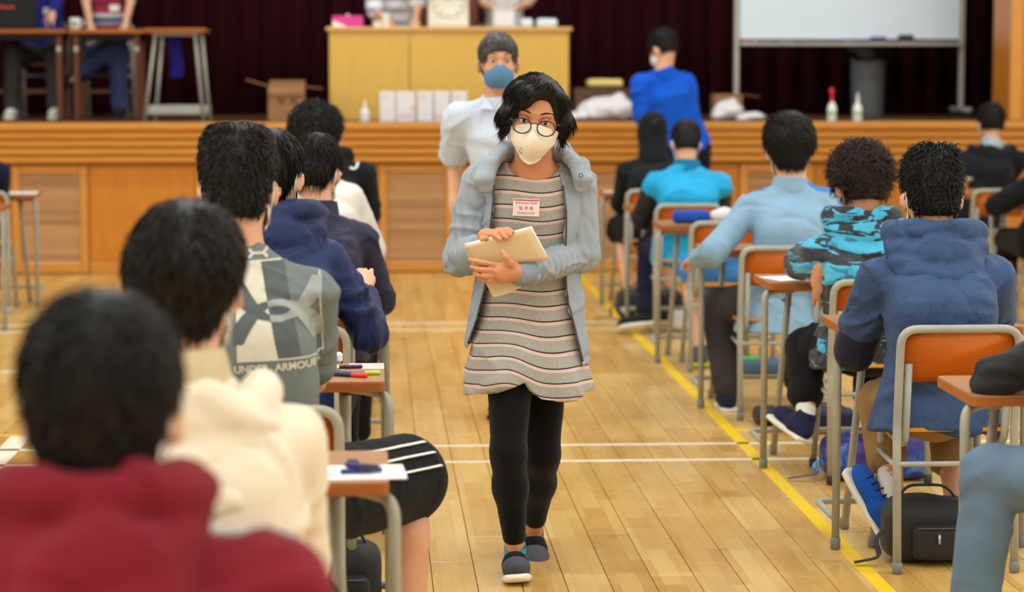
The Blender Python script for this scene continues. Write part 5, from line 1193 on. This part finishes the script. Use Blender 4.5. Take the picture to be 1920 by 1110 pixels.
for k in range(3): MB().box((-.07+k*.045, -.046, .175-.006*(k % 2)), (.04, .003, .016), rotm(math.radians(-10), math.radians(20*(k-1)), 0)).build('red_emblem', plain('red_ink', (200, 30, 34), .4), lp)
cm = thing('white_mug', 'white mug with dark print beside the laptop', 'mug', at(141, 55, Yt+.06)*V3(1, 1, 0)+V3(0, 0, SZ+.7185)); MB().lathe([(.036, 0), (.042, .004), (.042, .09), (.038, .09), (.036, .01)], (0, 0, 0), 18).build('cup', plain('white_ceramic', (220, 222, 220), .3), cm); MB().tube(fillet([(.04, 0, .07), (.07, 0, .065), (.07, 0, .03), (.04, 0, .02)], .02, 4), .006, 6).build('handle', plain('white_ceramic', (220, 222, 220), .3), cm)
MB().box((0, -.0425, .045), (.03, .003, .03)).build('print_patch', M_blk, cm)
# splay-legged desk standing sideways on the stage
sd = thing('splayed_desk', 'grey splay legged desk standing on the stage edge', 'desk', onstage(332, 18.95), 'wooden topped exam desks'); w_ = .24
MB().box((0, .15, .70), (.47, .60, .03), bev=.006).build('table_top', M_edge, sd)
for xt, xb_, y in ((-.15, -.245, -.08), (-.10, -.165, -.04), (-.13, -.20, .34), (.15, .21, -.08), (.20, .255, -.04), (.16, .235, .36)): MB().tube([(xt, y, .685), (xb_, y, .0)], .0125, 8).build('leg', M_tube, sd)
for y in (-.06, .37): MB().box((0, y, .085), (.48, .03, .07), bev=.008).build('foot_rail', M_tube, sd)
MB().box((0, .15, .672), (.36, .5, .025), bev=.005).build('under_tray', M_tube2, sd)
P, Fx = poly_grid(lambda x, y: True, -.05, .05, -.32, 0, 8)
bc = MB().add([(x+.012*math.sin(y*20), .01+.014*math.sin(x*70+y*9), y) for x, y in P], Fx, True).build('blue_cloth', cloth('ultramarine_cloth', (34, 30, 120)), None, onstage(332, 18.95)+V3(-.01, .08, .655)); bc.modifiers.new('t', 'SOLIDIFY').thickness = .004
tagp(bc, 'blue cloth hanging under the splay legged stage desk', 'cloth')
# cardboard boxes
M_card = plain('cardboard', (150, 106, 66), .8, var=.1, bump=.1); M_cardd = plain('dark_cardboard', (92, 62, 42), .8, var=.1)
def carton(px, Y, w, d, h, label, mat=M_card, flaps=(1, 1, 1), rz=0, marks=False):
    r = thing('carton', label, 'box', onstage(px, Y), 'cardboard cartons on the stage', rz); t = .005
    MB().box((0, 0, t/2), (w, d, t)).build('bottom', mat, r)
    for nm, c, sz in (('side', (0, -d/2, h/2), (w, t, h)), ('side', (0, d/2, h/2), (w, t, h)), ('side', (-w/2, 0, h/2), (t, d, h)), ('side', (w/2, 0, h/2), (t, d, h))): MB().box(c, sz).build(nm, mat, r)
    if flaps[0]: MB().box((-w/2-.085, 0, h-.0+.025), (.18, d, t), rotm(0, math.radians(16), 0)).build('flap', mat, r)
    if flaps[1]: MB().box((w/2+.07, 0, h-.012), (.14, d, t), rotm(0, math.radians(6), 0)).build('flap', mat, r)
    if flaps[2]: MB().box((0, d/2+.01, h+.02), (w, t, .05)).build('flap', mat, r); MB().box((0, -d/2-.01, h-.03), (w, t, .07), rotm(math.radians(-14), 0, 0)).build('flap', mat, r)
    if marks:
        for k, q in enumerate((-.035, .055)):
            for (dx, dz, a, b) in ((0, 0, .045, .006), (0, .02, .045, .006), (-.02, .01, .006, .05), (.018 if k else .02, .012, .006, .04)): MB().box((q+dx, -d/2-.004, h*.55+dz), (a, .002, b)).build('ink_mark', M_blk, r)
    return r
carton(538, 19.05, .28, .22, .27, 'open cardboard carton with spread flaps left of the wooden counter', marks=True)
carton(1128, 19.5, .46, .34, .25, 'wide dark cardboard carton right of the wooden counter', M_cardd, (0, 0, 0))
carton(1207, 19.2, .16, .3, .28, 'narrow upright carton beside the man in the blue polo', M_card, (0, 0, 0))
carton(1362, 19.4, .22, .22, .20, 'open brown carton by the left leg of the whiteboard', M_card, (0, 1, 0))
V, Q = sdf_of([(rbox((0, 0, .035), (.15, .1, .035), .03), .02)], .012).mesh(); V = V+vnormals(V, Q)*(folds(V, 40, 3)*.008)[:, None]
o = qmesh('yellow_packet', V, Q, plain('pale_yellow_plastic', (222, 200, 120), .4)); o.location = tuple(onstage(1133, 19.5)+V3(0, 0, .252)); tagp(o, 'pale yellow packet lying on the dark carton', 'packet')
M_bag = plain('white_plastic_film', (214, 210, 214), .3, var=.06)
def plastic(px, Y, r, label, seed):
    pr = [(ell((0, 0, r[2]*.55), (r[0], r[1], r[2]*.6)), .03), (ell((r[0]*.35, 0, r[2]*.8), (r[0]*.3, r[1]*.5, r[2]*.5)), .03), (ell((-r[0]*.5, -.02, r[2]*.3), (r[0]*.6, r[1]*.8, r[2]*.35)), .03)]
    V, Q = sdf_of(pr, .011).mesh(); V = V+vnormals(V, Q)*(folds(V, 38, seed, n=7)*.022)[:, None]; V[:, 2] = np.maximum(V[:, 2], .002)
    o = qmesh('plastic_bag', V, Q, M_bag); o.location = tuple(onstage(px, Y)); return tagp(o, label, 'bag', 'crumpled plastic bags on the stage')
plastic(1140, 18.78, (.24, .13, .17), 'crumpled white plastic bag at the stage edge beside the counter', 3); plastic(1085, 18.75, (.10, .1, .07), 'small flat white plastic bag touching the wooden counter', 5)
plastic(1365, 18.85, (.13, .12, .14), 'crumpled white plastic bag right of the blue polo', 7); plastic(1408, 18.8, (.12, .1, .06), 'low white plastic bag nearest the whiteboard leg', 9)
# wooden counter
Yp = 19.3; xa, xb = at(617, 100, Yp)[0], at(1067, 100, Yp)[0]; xc = (xa+xb)/2; wd = xb-xa; hp_ = at(0, 50, Yp)[2]-SZ
ct = thing('wooden_counter', 'broad pale oak counter in the middle of the stage', 'counter', (xc, Yp, SZ))
s1 = at(768, 100, Yp)[0]-xc; s2 = at(918, 100, Yp)[0]-xc
for a, b in ((-wd/2+.004, s1-.003), (s1+.003, s2-.003), (s2+.003, wd/2-.004)): MB().box(((a+b)/2, .012, (hp_-.03)/2), (b-a, .022, hp_-.03), bev=.002).build('front_panel', M_podium, ct)
for e in (-1, 1): MB().box((e*(wd/2-.011), .33, (hp_-.03)/2), (.022, .62, hp_-.03)).build('side_panel', M_podium, ct)
MB().box((0, .31, hp_-.016), (wd+.05, .68, .032), bev=.008).build('counter_top', wood('counter_top_oak', (206, 158, 92), (222, 176, 112), 'X'), ct)
def oncounter(px, dy=.12): p = at(px, 60, Yp+dy); return V3(p[0], Yp+dy, SZ+hp_)
PXM = Yp/FPX
# pink box
pb = thing('pink_box', 'bright pink box with white corner on the wooden counter', 'box', oncounter(652)); MB().box((0, .06, .045), (.245, .14, .09), bev=.006).build('carton', plain('magenta_card', (216, 62, 150), .5), pb); MB().add([(-.12, -.012, .003), (.0, -.012, .003), (-.12, -.012, .055)], [(0, 1, 2)]).build('white_corner', M_paper, pb); MB().lathe([(.012, .09), (.014, .1), (.006, .106)], (0, .06, 0), 10).build('knob', M_paper, pb)
for px, r, h, lb in ((724, .034, .115, 'taller white paper cup on the wooden counter'), (708, .042, .05, 'squat white cup beside the taller one')):
    o = MB().lathe([(r*.8, 0), (r*.82, .002), (r, h-.004), (r*1.06, h), (r*.94, h), (r*.78, .01)], (0, 0, 0), 18).build('paper_cup', M_paper, None, oncounter(px)); tagp(o, lb, 'cup', 'cups on the counter')
ck = thing('desk_clock', 'white square clock with round dial standing on the wooden counter', 'clock', oncounter(841, .1)); cw = 76*PXM
MB().box((0, .03, .21), (cw, .06, .42), bev=.012).build('case', plain('white_clock_case', (232, 230, 220), .4), ck)
MB().lathe([(cw*.47, 0), (cw*.475, .006), (cw*.44, .012), (cw*.43, .006)], (0, 0, .225), 36, rotm(math.pi/2, 0, 0)).build('bezel', plain('ivory_bezel', (222, 216, 198), .35), ck)
MB().lathe([(cw*.43, 0), (cw*.43, .004)], (0, -.001, .225), 36, rotm(math.pi/2, 0, 0)).build('dial', M_paper, ck)
for k in range(12):
    a = k*math.pi/6; MB().box((math.sin(a)*cw*.37, -.007, .225+math.cos(a)*cw*.37), (.006, .002, .02), rotm(0, a, 0)).build('hour_mark', M_blk, ck)
MB().box((.02, -.009, .25), (.006, .002, .08), rotm(0, .6, 0)).build('hand', M_blk, ck); MB().box((-.03, -.01, .245), (.005, .002, .11), rotm(0, -.9, 0)).build('hand', M_blk, ck)
lc = thing('wooden_chair_back', 'red brown wooden chair standing behind the clock', 'chair', V3(oncounter(845)[0], Yp+.95, SZ)); cwid = 122*PXM
MB().box((0, 0, .78), (cwid, .03, .50), bev=.012).build('backrest', wood('red_brown_wood', (104, 44, 26), (126, 58, 34), 'Z', 1.0, .4, .2), lc); MB().box((0, .22, .44), (cwid, .44, .03), bev=.008).build('seat', MATS['red_brown_wood'], lc)
for x in (-1, 1):
    for y in (0.0, .42): MB().box((x*(cwid/2-.025), y, .22), (.04, .04, .44), bev=.004).build('leg', MATS['red_brown_wood'], lc)
tb = thing('plastic_tub', 'white plastic tub with lid at the right of the counter', 'tub', oncounter(945)); MB().box((0, .06, .07), (.175, .14, .14), bev=.014).build('tub', plain('white_plastic', (226, 226, 232), .4), tb); MB().box((0, .06, .146), (.187, .15, .014), bev=.005).build('lid', MATS['white_plastic'], tb)
for px, wdt, lb in ((988, .10, 'smaller blue and white tissue packet beside the white tub'), (1026, .17, 'longer blue and white tissue packet at the counter end')):
    r = thing('tissue_packet', lb, 'packet', oncounter(px), 'tissue packets on the counter'); V, Q = sdf_of([(rbox((0, .05, .035), (wdt/2, .05, .035), .022), .01)], .008).mesh(); V = V+vnormals(V, Q)*(folds(V, 50, 4)*.003)[:, None]; qmesh('wrapper', V, Q, plain('white_blue_film', (222, 230, 238), .35), r); MB().box((0, .05, .069), (wdt*.7, .06, .006), bev=.002).build('blue_flap', plain('light_blue_film', (128, 178, 222), .4), r)
# boxes and bottles on the stage edge
for k, (a, b) in enumerate(((712, 741), (743, 778), (782, 812), (814, 843), (846, 876))):
    lb = ('leftmost white paper box in the row below the counter', 'white box with pink lettering, second in the row', 'plain white box in the middle of the row', 'white box with pink lettering, second from the pale shirted man', 'white paper box at the right end of the row')[k]
    p = onstage((a+b)/2, 18.68); wv = (b-a)*18.68/FPX; r = thing('paper_box', lb, 'box', p, 'white boxes along the stage edge')
    MB().box((0, .14, .115), (wv-.002, .28, .23), bev=.003).build('carton', plain('white_carton', (224, 222, 226), .55, var=.02), r)
    if k in (1, 3):
        for j in range(5): MB().box((-.045+.022*j, -.0015, .042), (.015, .002, .014 if j % 2 else .018)).build('pink_lettering', plain('pink_ink', (222, 130, 160), .6), r)
    else: MB().box((-.02, -.0015, .19), (.05, .002, .006)).build('faint_print', plain('grey_ink', (170, 170, 180), .6), r)
    if k == 1: MB().box((.05, -.0015, .10), (.012, .002, .03)).build('pink_seal', plain('pink_ink', (222, 130, 160), .6), r)
def bottle(px, Y, label, cap, h=.15, green=True, body=(226, 230, 228)):
    r = thing('spray_bottle', label, 'bottle', onstage(px, Y), 'bottles on the stage edge'); rad = .036
    MB().lathe([(rad*.92, 0), (rad, .006), (rad, h*.62), (rad*.9, h*.75), (rad*.42, h*.93), (rad*.36, h)], (0, 0, 0), 20).build('flask', plain('white_bottle_plastic', body, .35), r)
    if green: MB().lathe([(rad+.0008, h*.34), (rad+.0008, h*.50)], (0, 0, 0), 20).build('green_label', plain('green_label_ink', (150, 200, 80), .5), r)
    MB().lathe([(rad*.40, h*.97), (rad*.42, h*1.08), (rad*.30, h*1.14), (rad*.22, h*1.3), (rad*.14, h*1.46)], (0, 0, 0), 14).build('nozzle', cap, r); return r
rc = plain('red_cap_plastic', (206, 34, 58), .4); wc = plain('white_cap_plastic', (228, 228, 226), .4)
b_ = bottle(1560, 18.62, 'white bottle with a red trigger cap on the stage edge', rc, .155); MB().box((-.004, -.0, .232), (.035, .025, .05), bev=.008).build('trigger_head', rc, b_)
bottle(1608, 18.62, 'white bottle with a white nozzle and green label on the stage edge', wc, .15)
bottle(684, 18.66, 'white bottle with pointed nozzle left of the paper boxes', wc, .115, False)
# whiteboard
Yw = 19.95; wb = thing('whiteboard', 'white board on a grey wheeled stand at the right of the stage', 'whiteboard', V3(at(1592, 100, Yw)[0], Yw, SZ)); xl = at(1381, 100, Yw)[0]-wb.location.x; xr = at(1803, 100, Yw)[0]-wb.location.x; zb = at(0, 82, Yw)[2]-SZ
M_fr = plain('grey_alloy', (176, 174, 166), .4, .3); M_wbs = plain('gloss_white_board', (216, 232, 244), .22, var=.01)
for x in (xl, xr):
    MB().box((x, 0, 1.0), (.042, .04, 1.86), bev=.006).build('post', M_fr, wb); MB().box((x, 0, .065), (.06, .55, .04), bev=.01).build('foot', M_fr, wb)
    for y in (-.25, .25): MB().lathe([(.028, -.012), (.03, -.008), (.03, .008), (.028, .012)], (x, y, .03), 14, rotm(0, math.pi/2, 0)).build('castor', M_capb, wb)
MB().box(((xl+xr)/2, 0, zb+.62), (xr-xl-.05, .02, 1.16), bev=.002).build('board_surface', M_wbs, wb); MB().box(((xl+xr)/2, -.03, zb), (xr-xl-.04, .09, .028), bev=.005).build('pen_tray', M_fr, wb); MB().box(((xl+xr)/2, 0, 1.9), (xr-xl+.03, .03, .03)).build('top_rail', M_fr, wb)
WB = V3(wb.location.x, Yw, SZ)
for k, (px, c, lb) in enumerate(((1400, (196, 60, 60), 'red'), (1415, (190, 70, 70), 'dull red'), (1436, (60, 64, 90), 'dark blue'), (1468, (40, 110, 100), 'green'), (1482, (60, 110, 110), 'grey green'), (1512, (80, 60, 50), 'brown'), (1590, (150, 60, 150), 'violet'), (1602, (60, 50, 150), 'blue'))):
    x = at(px, 76, Yw-.05)[0]; o = MB().tube([(-.03, 0, 0), (.03, 0, 0)], .007, 8).build('marker_pen', plain('marker_%d' % k, c, .4), None, (x, Yw-.055, SZ+zb+.022)); tagp(o, lb+' marker lying in the whiteboard tray', 'marker', 'markers in the tray')
for px, c, w0, h0, lb in ((1646, (72, 52, 150), .13, .045, 'purple board eraser on the whiteboard tray'), (1698, (24, 28, 28), .125, .062, 'black board eraser on the whiteboard tray')):
    r = thing('board_eraser', lb, 'eraser', (at(px, 70, Yw-.04)[0], Yw-.045, SZ+zb+.0145), 'erasers in the tray'); MB().box((0, 0, h0*.65), (w0, .05, h0*.7), bev=.009).build('grip', plain('eraser_'+lb[:5], c, .5), r); MB().box((0, 0, h0*.15), (w0*.96, .046, h0*.3)).build('felt', plain('grey_felt', (90, 90, 94), .9), r)
# bin with a dark sack
bn = thing('waste_bin', 'tall grey waste bin with a black sack behind the whiteboard', 'bin', V3(at(1627, 150, 20.5)[0], 20.5, SZ)); MB().lathe([(.13, 0), (.135, .01), (.15, .54), (.155, .56), (.14, .56), (.125, .03)], (0, 0, 0), 24).build('bin_body', plain('grey_bin_plastic', (112, 118, 122), .5), bn)
V, Q = sdf_of([(cone((0, 0, .54), (0, 0, .60), .165, .12), .03), (ell((-.14, 0, .56), (.06, .05, .035)), .03)], .013).mesh(); V = V+vnormals(V, Q)*(folds(V, 45, 3)*.014)[:, None]; qmesh('sack', V, Q, plain('black_sack', (22, 22, 26), .35), bn)

# ================================================================== things on the desks
DZ = .7402
def paper(x, y, w, h, rz, label, mat=None, z=DZ): 
    o = MB().box((0, 0, .0012), (w, h, .002)).build('exam_paper', mat or M_paper, None, (x, y, z)); o.rotation_euler[2] = rz; return tagp(o, label, 'paper', 'papers on the desks')
y3 = LY['l3']+.175; y2 = LY['l2']+.175
paper(-.02, y2-.09, .17, .17, .05, 'white paper with blue pens in front of the student in cream')
paper(-.03, LY['l5']+.175-.10, .13, .21, -.25, 'white paper at the desk corner beside the navy jacket')
paper(XOc+.2, 16.19, .21, .29, .1, 'white paper on the desk at the left edge')
paper(XRc-.2+.02, RY['r3']+.175-.02, .15, .2, .3, 'white and yellow paper on the desk of the camouflage jacket'); paper(XRc-.2, RY['r7']+.175, .16, .2, .2, 'white paper on the desk of the hooded black jacket'); paper(XRc-.12, RY['r1']+.175+.06, .1, .1, .2, 'small white slip on the desk at the right edge')
paper(-.02, y3+.12, .10, .13, 0, 'pale pink slip at the back corner of the pen covered desk', plain('pink_paper', (232, 190, 180), .7))
def pen(x, y, rz, c, cap, label, r=.0055, L=.14, z=DZ, tilt=0.0):
    p = thing('pen', label, 'pen', (x, y, z+r), 'pens on the desks', rz); d = rotm(0, math.pi/2-tilt, 0)
    MB().lathe([(r*.8, 0), (r, .004), (r, L*.7), (r*.95, L*.7)], (0, 0, 0), 10, d).build('barrel', plain('pen_%d_%d_%d' % c, c, .35), p); MB().lathe([(r*1.12, L*.66), (r*1.12, L*.97), (r*.8, L)], (0, 0, 0), 10, d).build('cap', plain('pen_%d_%d_%d' % cap, cap, .35), p)
    return p
K = (24, 24, 28); N_ = (30, 40, 90)
pen(-.20, y3-.10, .5, N_, (150, 160, 170), 'dark blue pen with silver cap on the pen covered desk'); pen(-.14, y3-.06, -.5, (30, 60, 90), (220, 60, 40), 'dark pen with red orange tip on the pen covered desk', .007); pen(-.17, y3-.03, .1, K, N_, 'black pen lying across the pile of pens', z=DZ+.012); pen(-.21, y3-.02, -.25, (60, 70, 80), K, 'grey pen in the pile of pens'); pen(-.11, y3-.08, .15, (40, 100, 120), (180, 210, 50), 'teal pen with lime tip on the pen covered desk', .006, .13)
pen(-.25, y3-.13, .9, (170, 176, 180), K, 'silver mechanical pencil nearest the front of the pen covered desk', .0045)
o = MB().box((0, 0, .016), (.085, .03, .03), bev=.008).build('highlighter_case', plain('lime_plastic2', (120, 200, 60), .4), None, (-.215, y3+.05, DZ)); tagp(o, 'lime green case behind the pile of pens', 'case')
o = thing('correction_tape', 'teal correction tape with white ends on top of the pens', 'stationery', (-.13, y3+.02, DZ+.02)); MB().box((0, 0, .02), (.05, .035, .035), bev=.012).build('shell', plain('teal_plastic', (24, 124, 124), .35), o); [MB().box((s*.034, 0, .02), (.02, .03, .028), bev=.006).build('end_cap', M_paper, o) for s in (-1, 1)]
o = MB().box((0, 0, .008), (.03, .02, .014), bev=.005).build('rubber_eraser', M_paper, None, (-.11, y3-.04, DZ+.012)); tagp(o, 'small white eraser among the pens', 'eraser')
pen(-.07, y2-.12, .25, (38, 44, 120), (60, 70, 150), 'blue pen on the white paper in front of the cream jacket', .006, .09, DZ+.0025); pen(-.06, y2-.10, -.5, (30, 34, 90), (28, 30, 60), 'dark blue pen crossing the other on white paper', .006, .08, DZ+.013)
o = MB().box((0, 0, .012), (.03, .025, .022), bev=.007).build('rubber_eraser', plain('navy_rubber', (34, 40, 100), .6), None, (-.045, y2-.07, DZ+.003)); tagp(o, 'dark blue eraser on the paper in front of the cream jacket', 'eraser')
y5 = RY['r5']+.175
pc = thing('pencil_case', 'quilted blue pencil case on a desk behind the light blue shirt', 'pencil case', (XRc-.12, y5-.04, DZ)); V, Q = sdf_of([(rbox((0, 0, .035), (.10, .05, .035), .03), .02)], .006).mesh(); V = V+vnormals(V, Q)*(.0018*np.cos(V[:, 0]*2*math.pi/.03))[:, None]; qmesh('pouch', V, Q, cloth('blue_quilt', (40, 80, 176)), pc); MB().tube([(-.09, -.03, .06), (.09, -.03, .06)], .002, 5).build('zip', M_zip, pc)
V, Q = sdf_of([(ell((0, 0, .04), (.07, .05, .04)), .02), (ell((.02, .02, .065), (.04, .04, .025)), .02)], .007).mesh(); V = V+vnormals(V, Q)*(folds(V, 60, 5)*.01)[:, None]; V[:, 2] = np.maximum(V[:, 2], .001); o = qmesh('folded_cloth', V, Q, M_white); o.location = (XRc+.05, y5-.05, DZ); tagp(o, 'crumpled white cloth beside the quilted pencil case', 'cloth')

# laces on the blue shoe
F = ST['r2']; sh_ = [c for c in F.par.children if c.name.startswith('shoe')][0]; an = F.anL; ft = F.ftL; u = nrm((.75, -.5, .35)); u = nrm(u-ft*np.dot(u, ft)); s_ = np.cross(ft, u); c = an-u*.045
for k in range(4):
    p = c+ft*(.055+.025*k)+u*(.05-.006*k); MB().tube(fillet([p-s_*.028-u*.008, p+u*.004, p+s_*.028-u*.008], .02, 3), .0028, 5).build('lace', M_blk, sh_)
# ================================================================== bags on the floor
def nebula():
    t = NT('galaxy_print'); v = t.coord(); n = t.noise(v, 9, 4, .6, 1.0); t.base(t.ramp(n, [(.3, lin((20, 16, 48))), (.45, lin((52, 36, 120))), (.55, lin((36, 60, 150))), (.66, lin((70, 150, 210))), (.75, lin((90, 40, 120)))])); t.set(Roughness=.6); return t.m
M_neb = nebula(); M_bagk = cloth('black_bag_nylon', (30, 31, 33), .6, fold=.3, spec=.4)
def bag(px, py, size, label, mat, seed=1, rz=0, strap=True, pocket=True, cat='bag', dy=0):
    p = G(px, py); r = thing('backpack', label, cat, (p[0], p[1]+size[1]/2+dy, 0), 'bags on the hall floor', rz); w, d, h = size
    V, Q = sdf_of([(rbox((0, 0, h*.48), (w/2, d/2, h*.46), min(w, d, h)*.3), .03), (ell((-w*.1, 0, h*.7), (w*.33, d*.42, h*.28)), .03)], .009).mesh(); V = V+vnormals(V, Q)*(folds(V, 26, seed)*.010)[:, None]; V[:, 2] = np.maximum(V[:, 2], .002); qmesh('bag_body', V, Q, mat, r)
    if pocket:
        V, Q = sdf_of([(rbox((w*.05, -d/2-.0, h*.36), (w*.3, .03, h*.26), .028), .02)], .008).mesh(); V = V+vnormals(V, Q)*(folds(V, 30, seed+1)*.006)[:, None]; pk = qmesh('pocket', V, Q, mat, r)
        MB().tube([(-w*.2, -d/2-.03, h*.58), (w*.28, -d/2-.03, h*.58)], .003, 5).build('zip', M_zip, pk); MB().tube([(w*.02, -d/2-.036, h*.50), (w*.02, -d/2-.04, h*.36)], .005, 6).build('zip_pull', M_silver, pk)
    if strap:
        MB().tube(fillet([(-w*.35, 0, h*.85), (-w*.25, .0, h*1.12), (w*.2, 0, h*1.12), (w*.35, 0, h*.8)], .05, 4), .011, 6, flat=.4).build('carry_handle', mat, r)
        MB().tube(fillet([(-w*.42, -.02, h*.6), (-w*.62, -.05, h*.35), (-w*.56, -.09, .03), (-w*.85, -.08, .012)], .06, 5), .011, 6, flat=.3).build('strap', mat, r)
    return r
bag(1752, 1062, (.30, .20, .22), 'black backpack with zip pocket under the nearest right hand chair', M_bagk, 3)
bag(1655, 905, (.42, .26, .17), 'purple and blue galaxy print bag on the floor', M_neb, 5, pocket=False)
bag(1465, 800, (.22, .16, .08), 'flat black pouch on the floor behind the camouflage student', M_bagk, 6, pocket=False, strap=False); bag(1560, 815, (.25, .18, .11), 'dark navy bag under the camouflage jacket student', M_navyd, 7, pocket=False)
gb = bag(1428, 705, (.24, .20, .08), 'grey bag with a green stripe lying flat on the floor', cloth('slate_nylon', (70, 92, 110), .6), 8, pocket=False, strap=False); MB().box((-.05, -.02, .083), (.10, .05, .012), rotm(0, 0, .2), bev=.004).build('green_stripe', plain('green_tape', (40, 190, 70), .5), gb)
bag(1222, 602, (.42, .26, .20), 'large black bag under the bright cyan jacket student', M_bagk, 9, pocket=False)
o = bag(1284, 622, (.18, .14, .13), 'white rumpled cloth bundle on the floor beside the desk legs', M_white, 10, pocket=False, strap=False, cat='bundle')
p = G(640, 1175); bag(640, 1175, (.24, .2, .24), 'black bag half hidden below the desk of the cream jacket', M_bagk, 11)
# ================================================================== printed marks on clothing
F = ST['l3']; oy = F.org; fr_ = dict(u=(1, 0, 0), v=(0, 0, 1), n=(0, -1, 0)); Yk = 5.78; sc = Yk/FPX
def frame_at(px, py, Y, org, rot=0.0): c, s = math.cos(rot), math.sin(rot); return dict(o=at(px, py, Y)-org, u=(c, 0, s), v=(-s, 0, c), n=(0, -1, 0))
f3 = frame_at(520, 588, Yk, F.org, .03)
M_pc = plain('cream_screen_print', (200, 194, 176), .7, var=.05, vscale=60); M_pd = plain('charcoal_screen_print', (74, 80, 82), .7, var=.05, vscale=60); M_pm = plain('pale_grey_screen_print', (146, 152, 148), .7, var=.05, vscale=60)
def pr3(inside, x0, x1, y0, y1, n, m, nm, lift): P, Fx = poly_grid(inside, x0, x1, y0, y1, n); decal(F.top, [(a*sc, b*sc) for a, b in P], Fx, f3, m, nm, F.top, lift)
edge = lambda x, y: abs(x) > 76 or abs(y) > 88
pr3(lambda x, y: edge(x, y) or (x < -18-y*.17), -80, 80, -92, 92, 96, M_pc, 'print_panel', .0022)
pr3(lambda x, y: not edge(x, y) and x >= -18-y*.17 and x < 26-y*.17, -78, 78, -90, 90, 96, M_pd, 'print_panel', .0022)
def ualogo(x, y):
    x, y = x/84.0, y/62.0
    def arm(s): 
        yy = s*y; th = .10+.62*max(0, abs(x)-.22)**1.1; return abs(yy-(1.25*x*x-.24)) < th and abs(yy) < .95 and abs(x) < 1.0
    return arm(1) or arm(-1)
pr3(lambda x, y: ualogo(x+2, y) and x < -18-y*.17, -88, 88, -64, 64, 150, M_pd, 'print_emblem', .0034)
pr3(lambda x, y: ualogo(x+2, y) and x >= -18-y*.17, -78, 88, -64, 64, 150, M_pm, 'print_emblem', .0034)
for wd_, px_ in (('UNDER', 470), ('ARMOUR', 556)):
    P, Fx = text_shape(wd_, 19.5*sc, .0009); decal(F.top, P, Fx, frame_at(px_, 692-(px_-529)*.05, Yk, F.org, .05), M_pc, 'lettering', F.top, .003)
f5 = frame_at(478, 484, Yk+.02, F.org, .04); P, Fx = poly_grid(lambda x, y: ualogo(x*4.6, y*6.2) or abs(y) < 1.2 and abs(x) < 14, -19, 19, -10.5, 10.5, 90); decal(F.top, [(a*sc, b*sc) for a, b in P], Fx, f5, M_pc, 'neck_emblem', F.top, .003)['kind'] = 'stuff'
# three stripes down the side of the shorts
for k in range(3):
    a0 = F.hipR+(F.knR-F.hipR)*.42; a1 = F.hipR+(F.knR-F.hipR)*.97; off_ = V3(.055, -.04, .045+.0)+V3(.012, 0, -.020)*k
    bvs = BVHTree.FromPolygons([v.co.copy() for v in F.bot.data.vertices], [tuple(p.vertices) for p in F.bot.data.polygons]); P = []
    for t in np.linspace(0, 1, 14):
        p = a0+(a1-a0)*t; d = nrm(np.cross(a1-a0, V3(0, 0, 1)))*1.0; ang = math.radians(60-19*k); dr = d*math.cos(ang)+V3(0, 0, 1)*math.sin(ang); hit = bvs.ray_cast(Vector(p+dr*.4), Vector(-dr))
        if hit[0] is not None: P.append(np.array(hit[0])+dr*.001)
    if len(P) > 3: MB().tube(P, .0095, 8, flat=.3).build('white_stripe', M_white, F.bot)
# emblem on the black top, collar mark on the blue polo
F = ST['l7']; f7 = frame_at(657, 303, 12.5, F.org, -.25); sc7 = 12.5/FPX
def rr_out(x, y): 
    q = max(abs(x)-8, 0)**2+max(abs(y)-7, 0)**2; return 18 < q < 62 or (abs(x) < 2 and abs(y) < 7)
P, Fx = poly_grid(rr_out, -17, 17, -16, 16, 40); decal(F.top, [(a*sc7, b*sc7) for a, b in P], Fx, f7, M_paper, 'white_emblem', F.top, .004)
f8 = frame_at(1263, 118, 17.2, BM.org); sc8 = 17.2/FPX; P, Fx = poly_grid(lambda x, y: (x/9)**2+(y/5)**2 < 1 and ((x/9)**2+(y/5)**2 > .4 or abs(x) < 3), -9, 9, -5, 5, 30); decal(BM.top, [(a*sc8, b*sc8) for a, b in P], Fx, f8, plain('pale_blue_print', (150, 176, 226), .6), 'collar_emblem', BM.top, .004)
# name tags of the two people at the stage tables
for key, px, py in (('s1', 86, 20), ('s2', 211, 14)):
    F = ST[key]; fq = frame_at(px, py, 20.1, F.org); sq = 20.1/FPX; P, Fx = poly_grid(lambda x, y: True, -9, 9, -6, 6, 8); decal(F.top, [(a*sq, b*sq) for a, b in P], Fx, fq, M_tag, 'name_tag', F.top, .006)

# stage chairs
for key, lb in (('s1', 'chair of the person behind the laptop on the stage'), ('s2', 'chair of the cross legged person on the stage'), ('s3', 'chair of the person in stripes behind the counter'), ('s4', 'chair of the person in white behind the counter')):
    o = chair(ST[key].org[0], ST[key].org[1]-.02, 'orange '+lb, 0, math.pi); o.location[2] = SZ
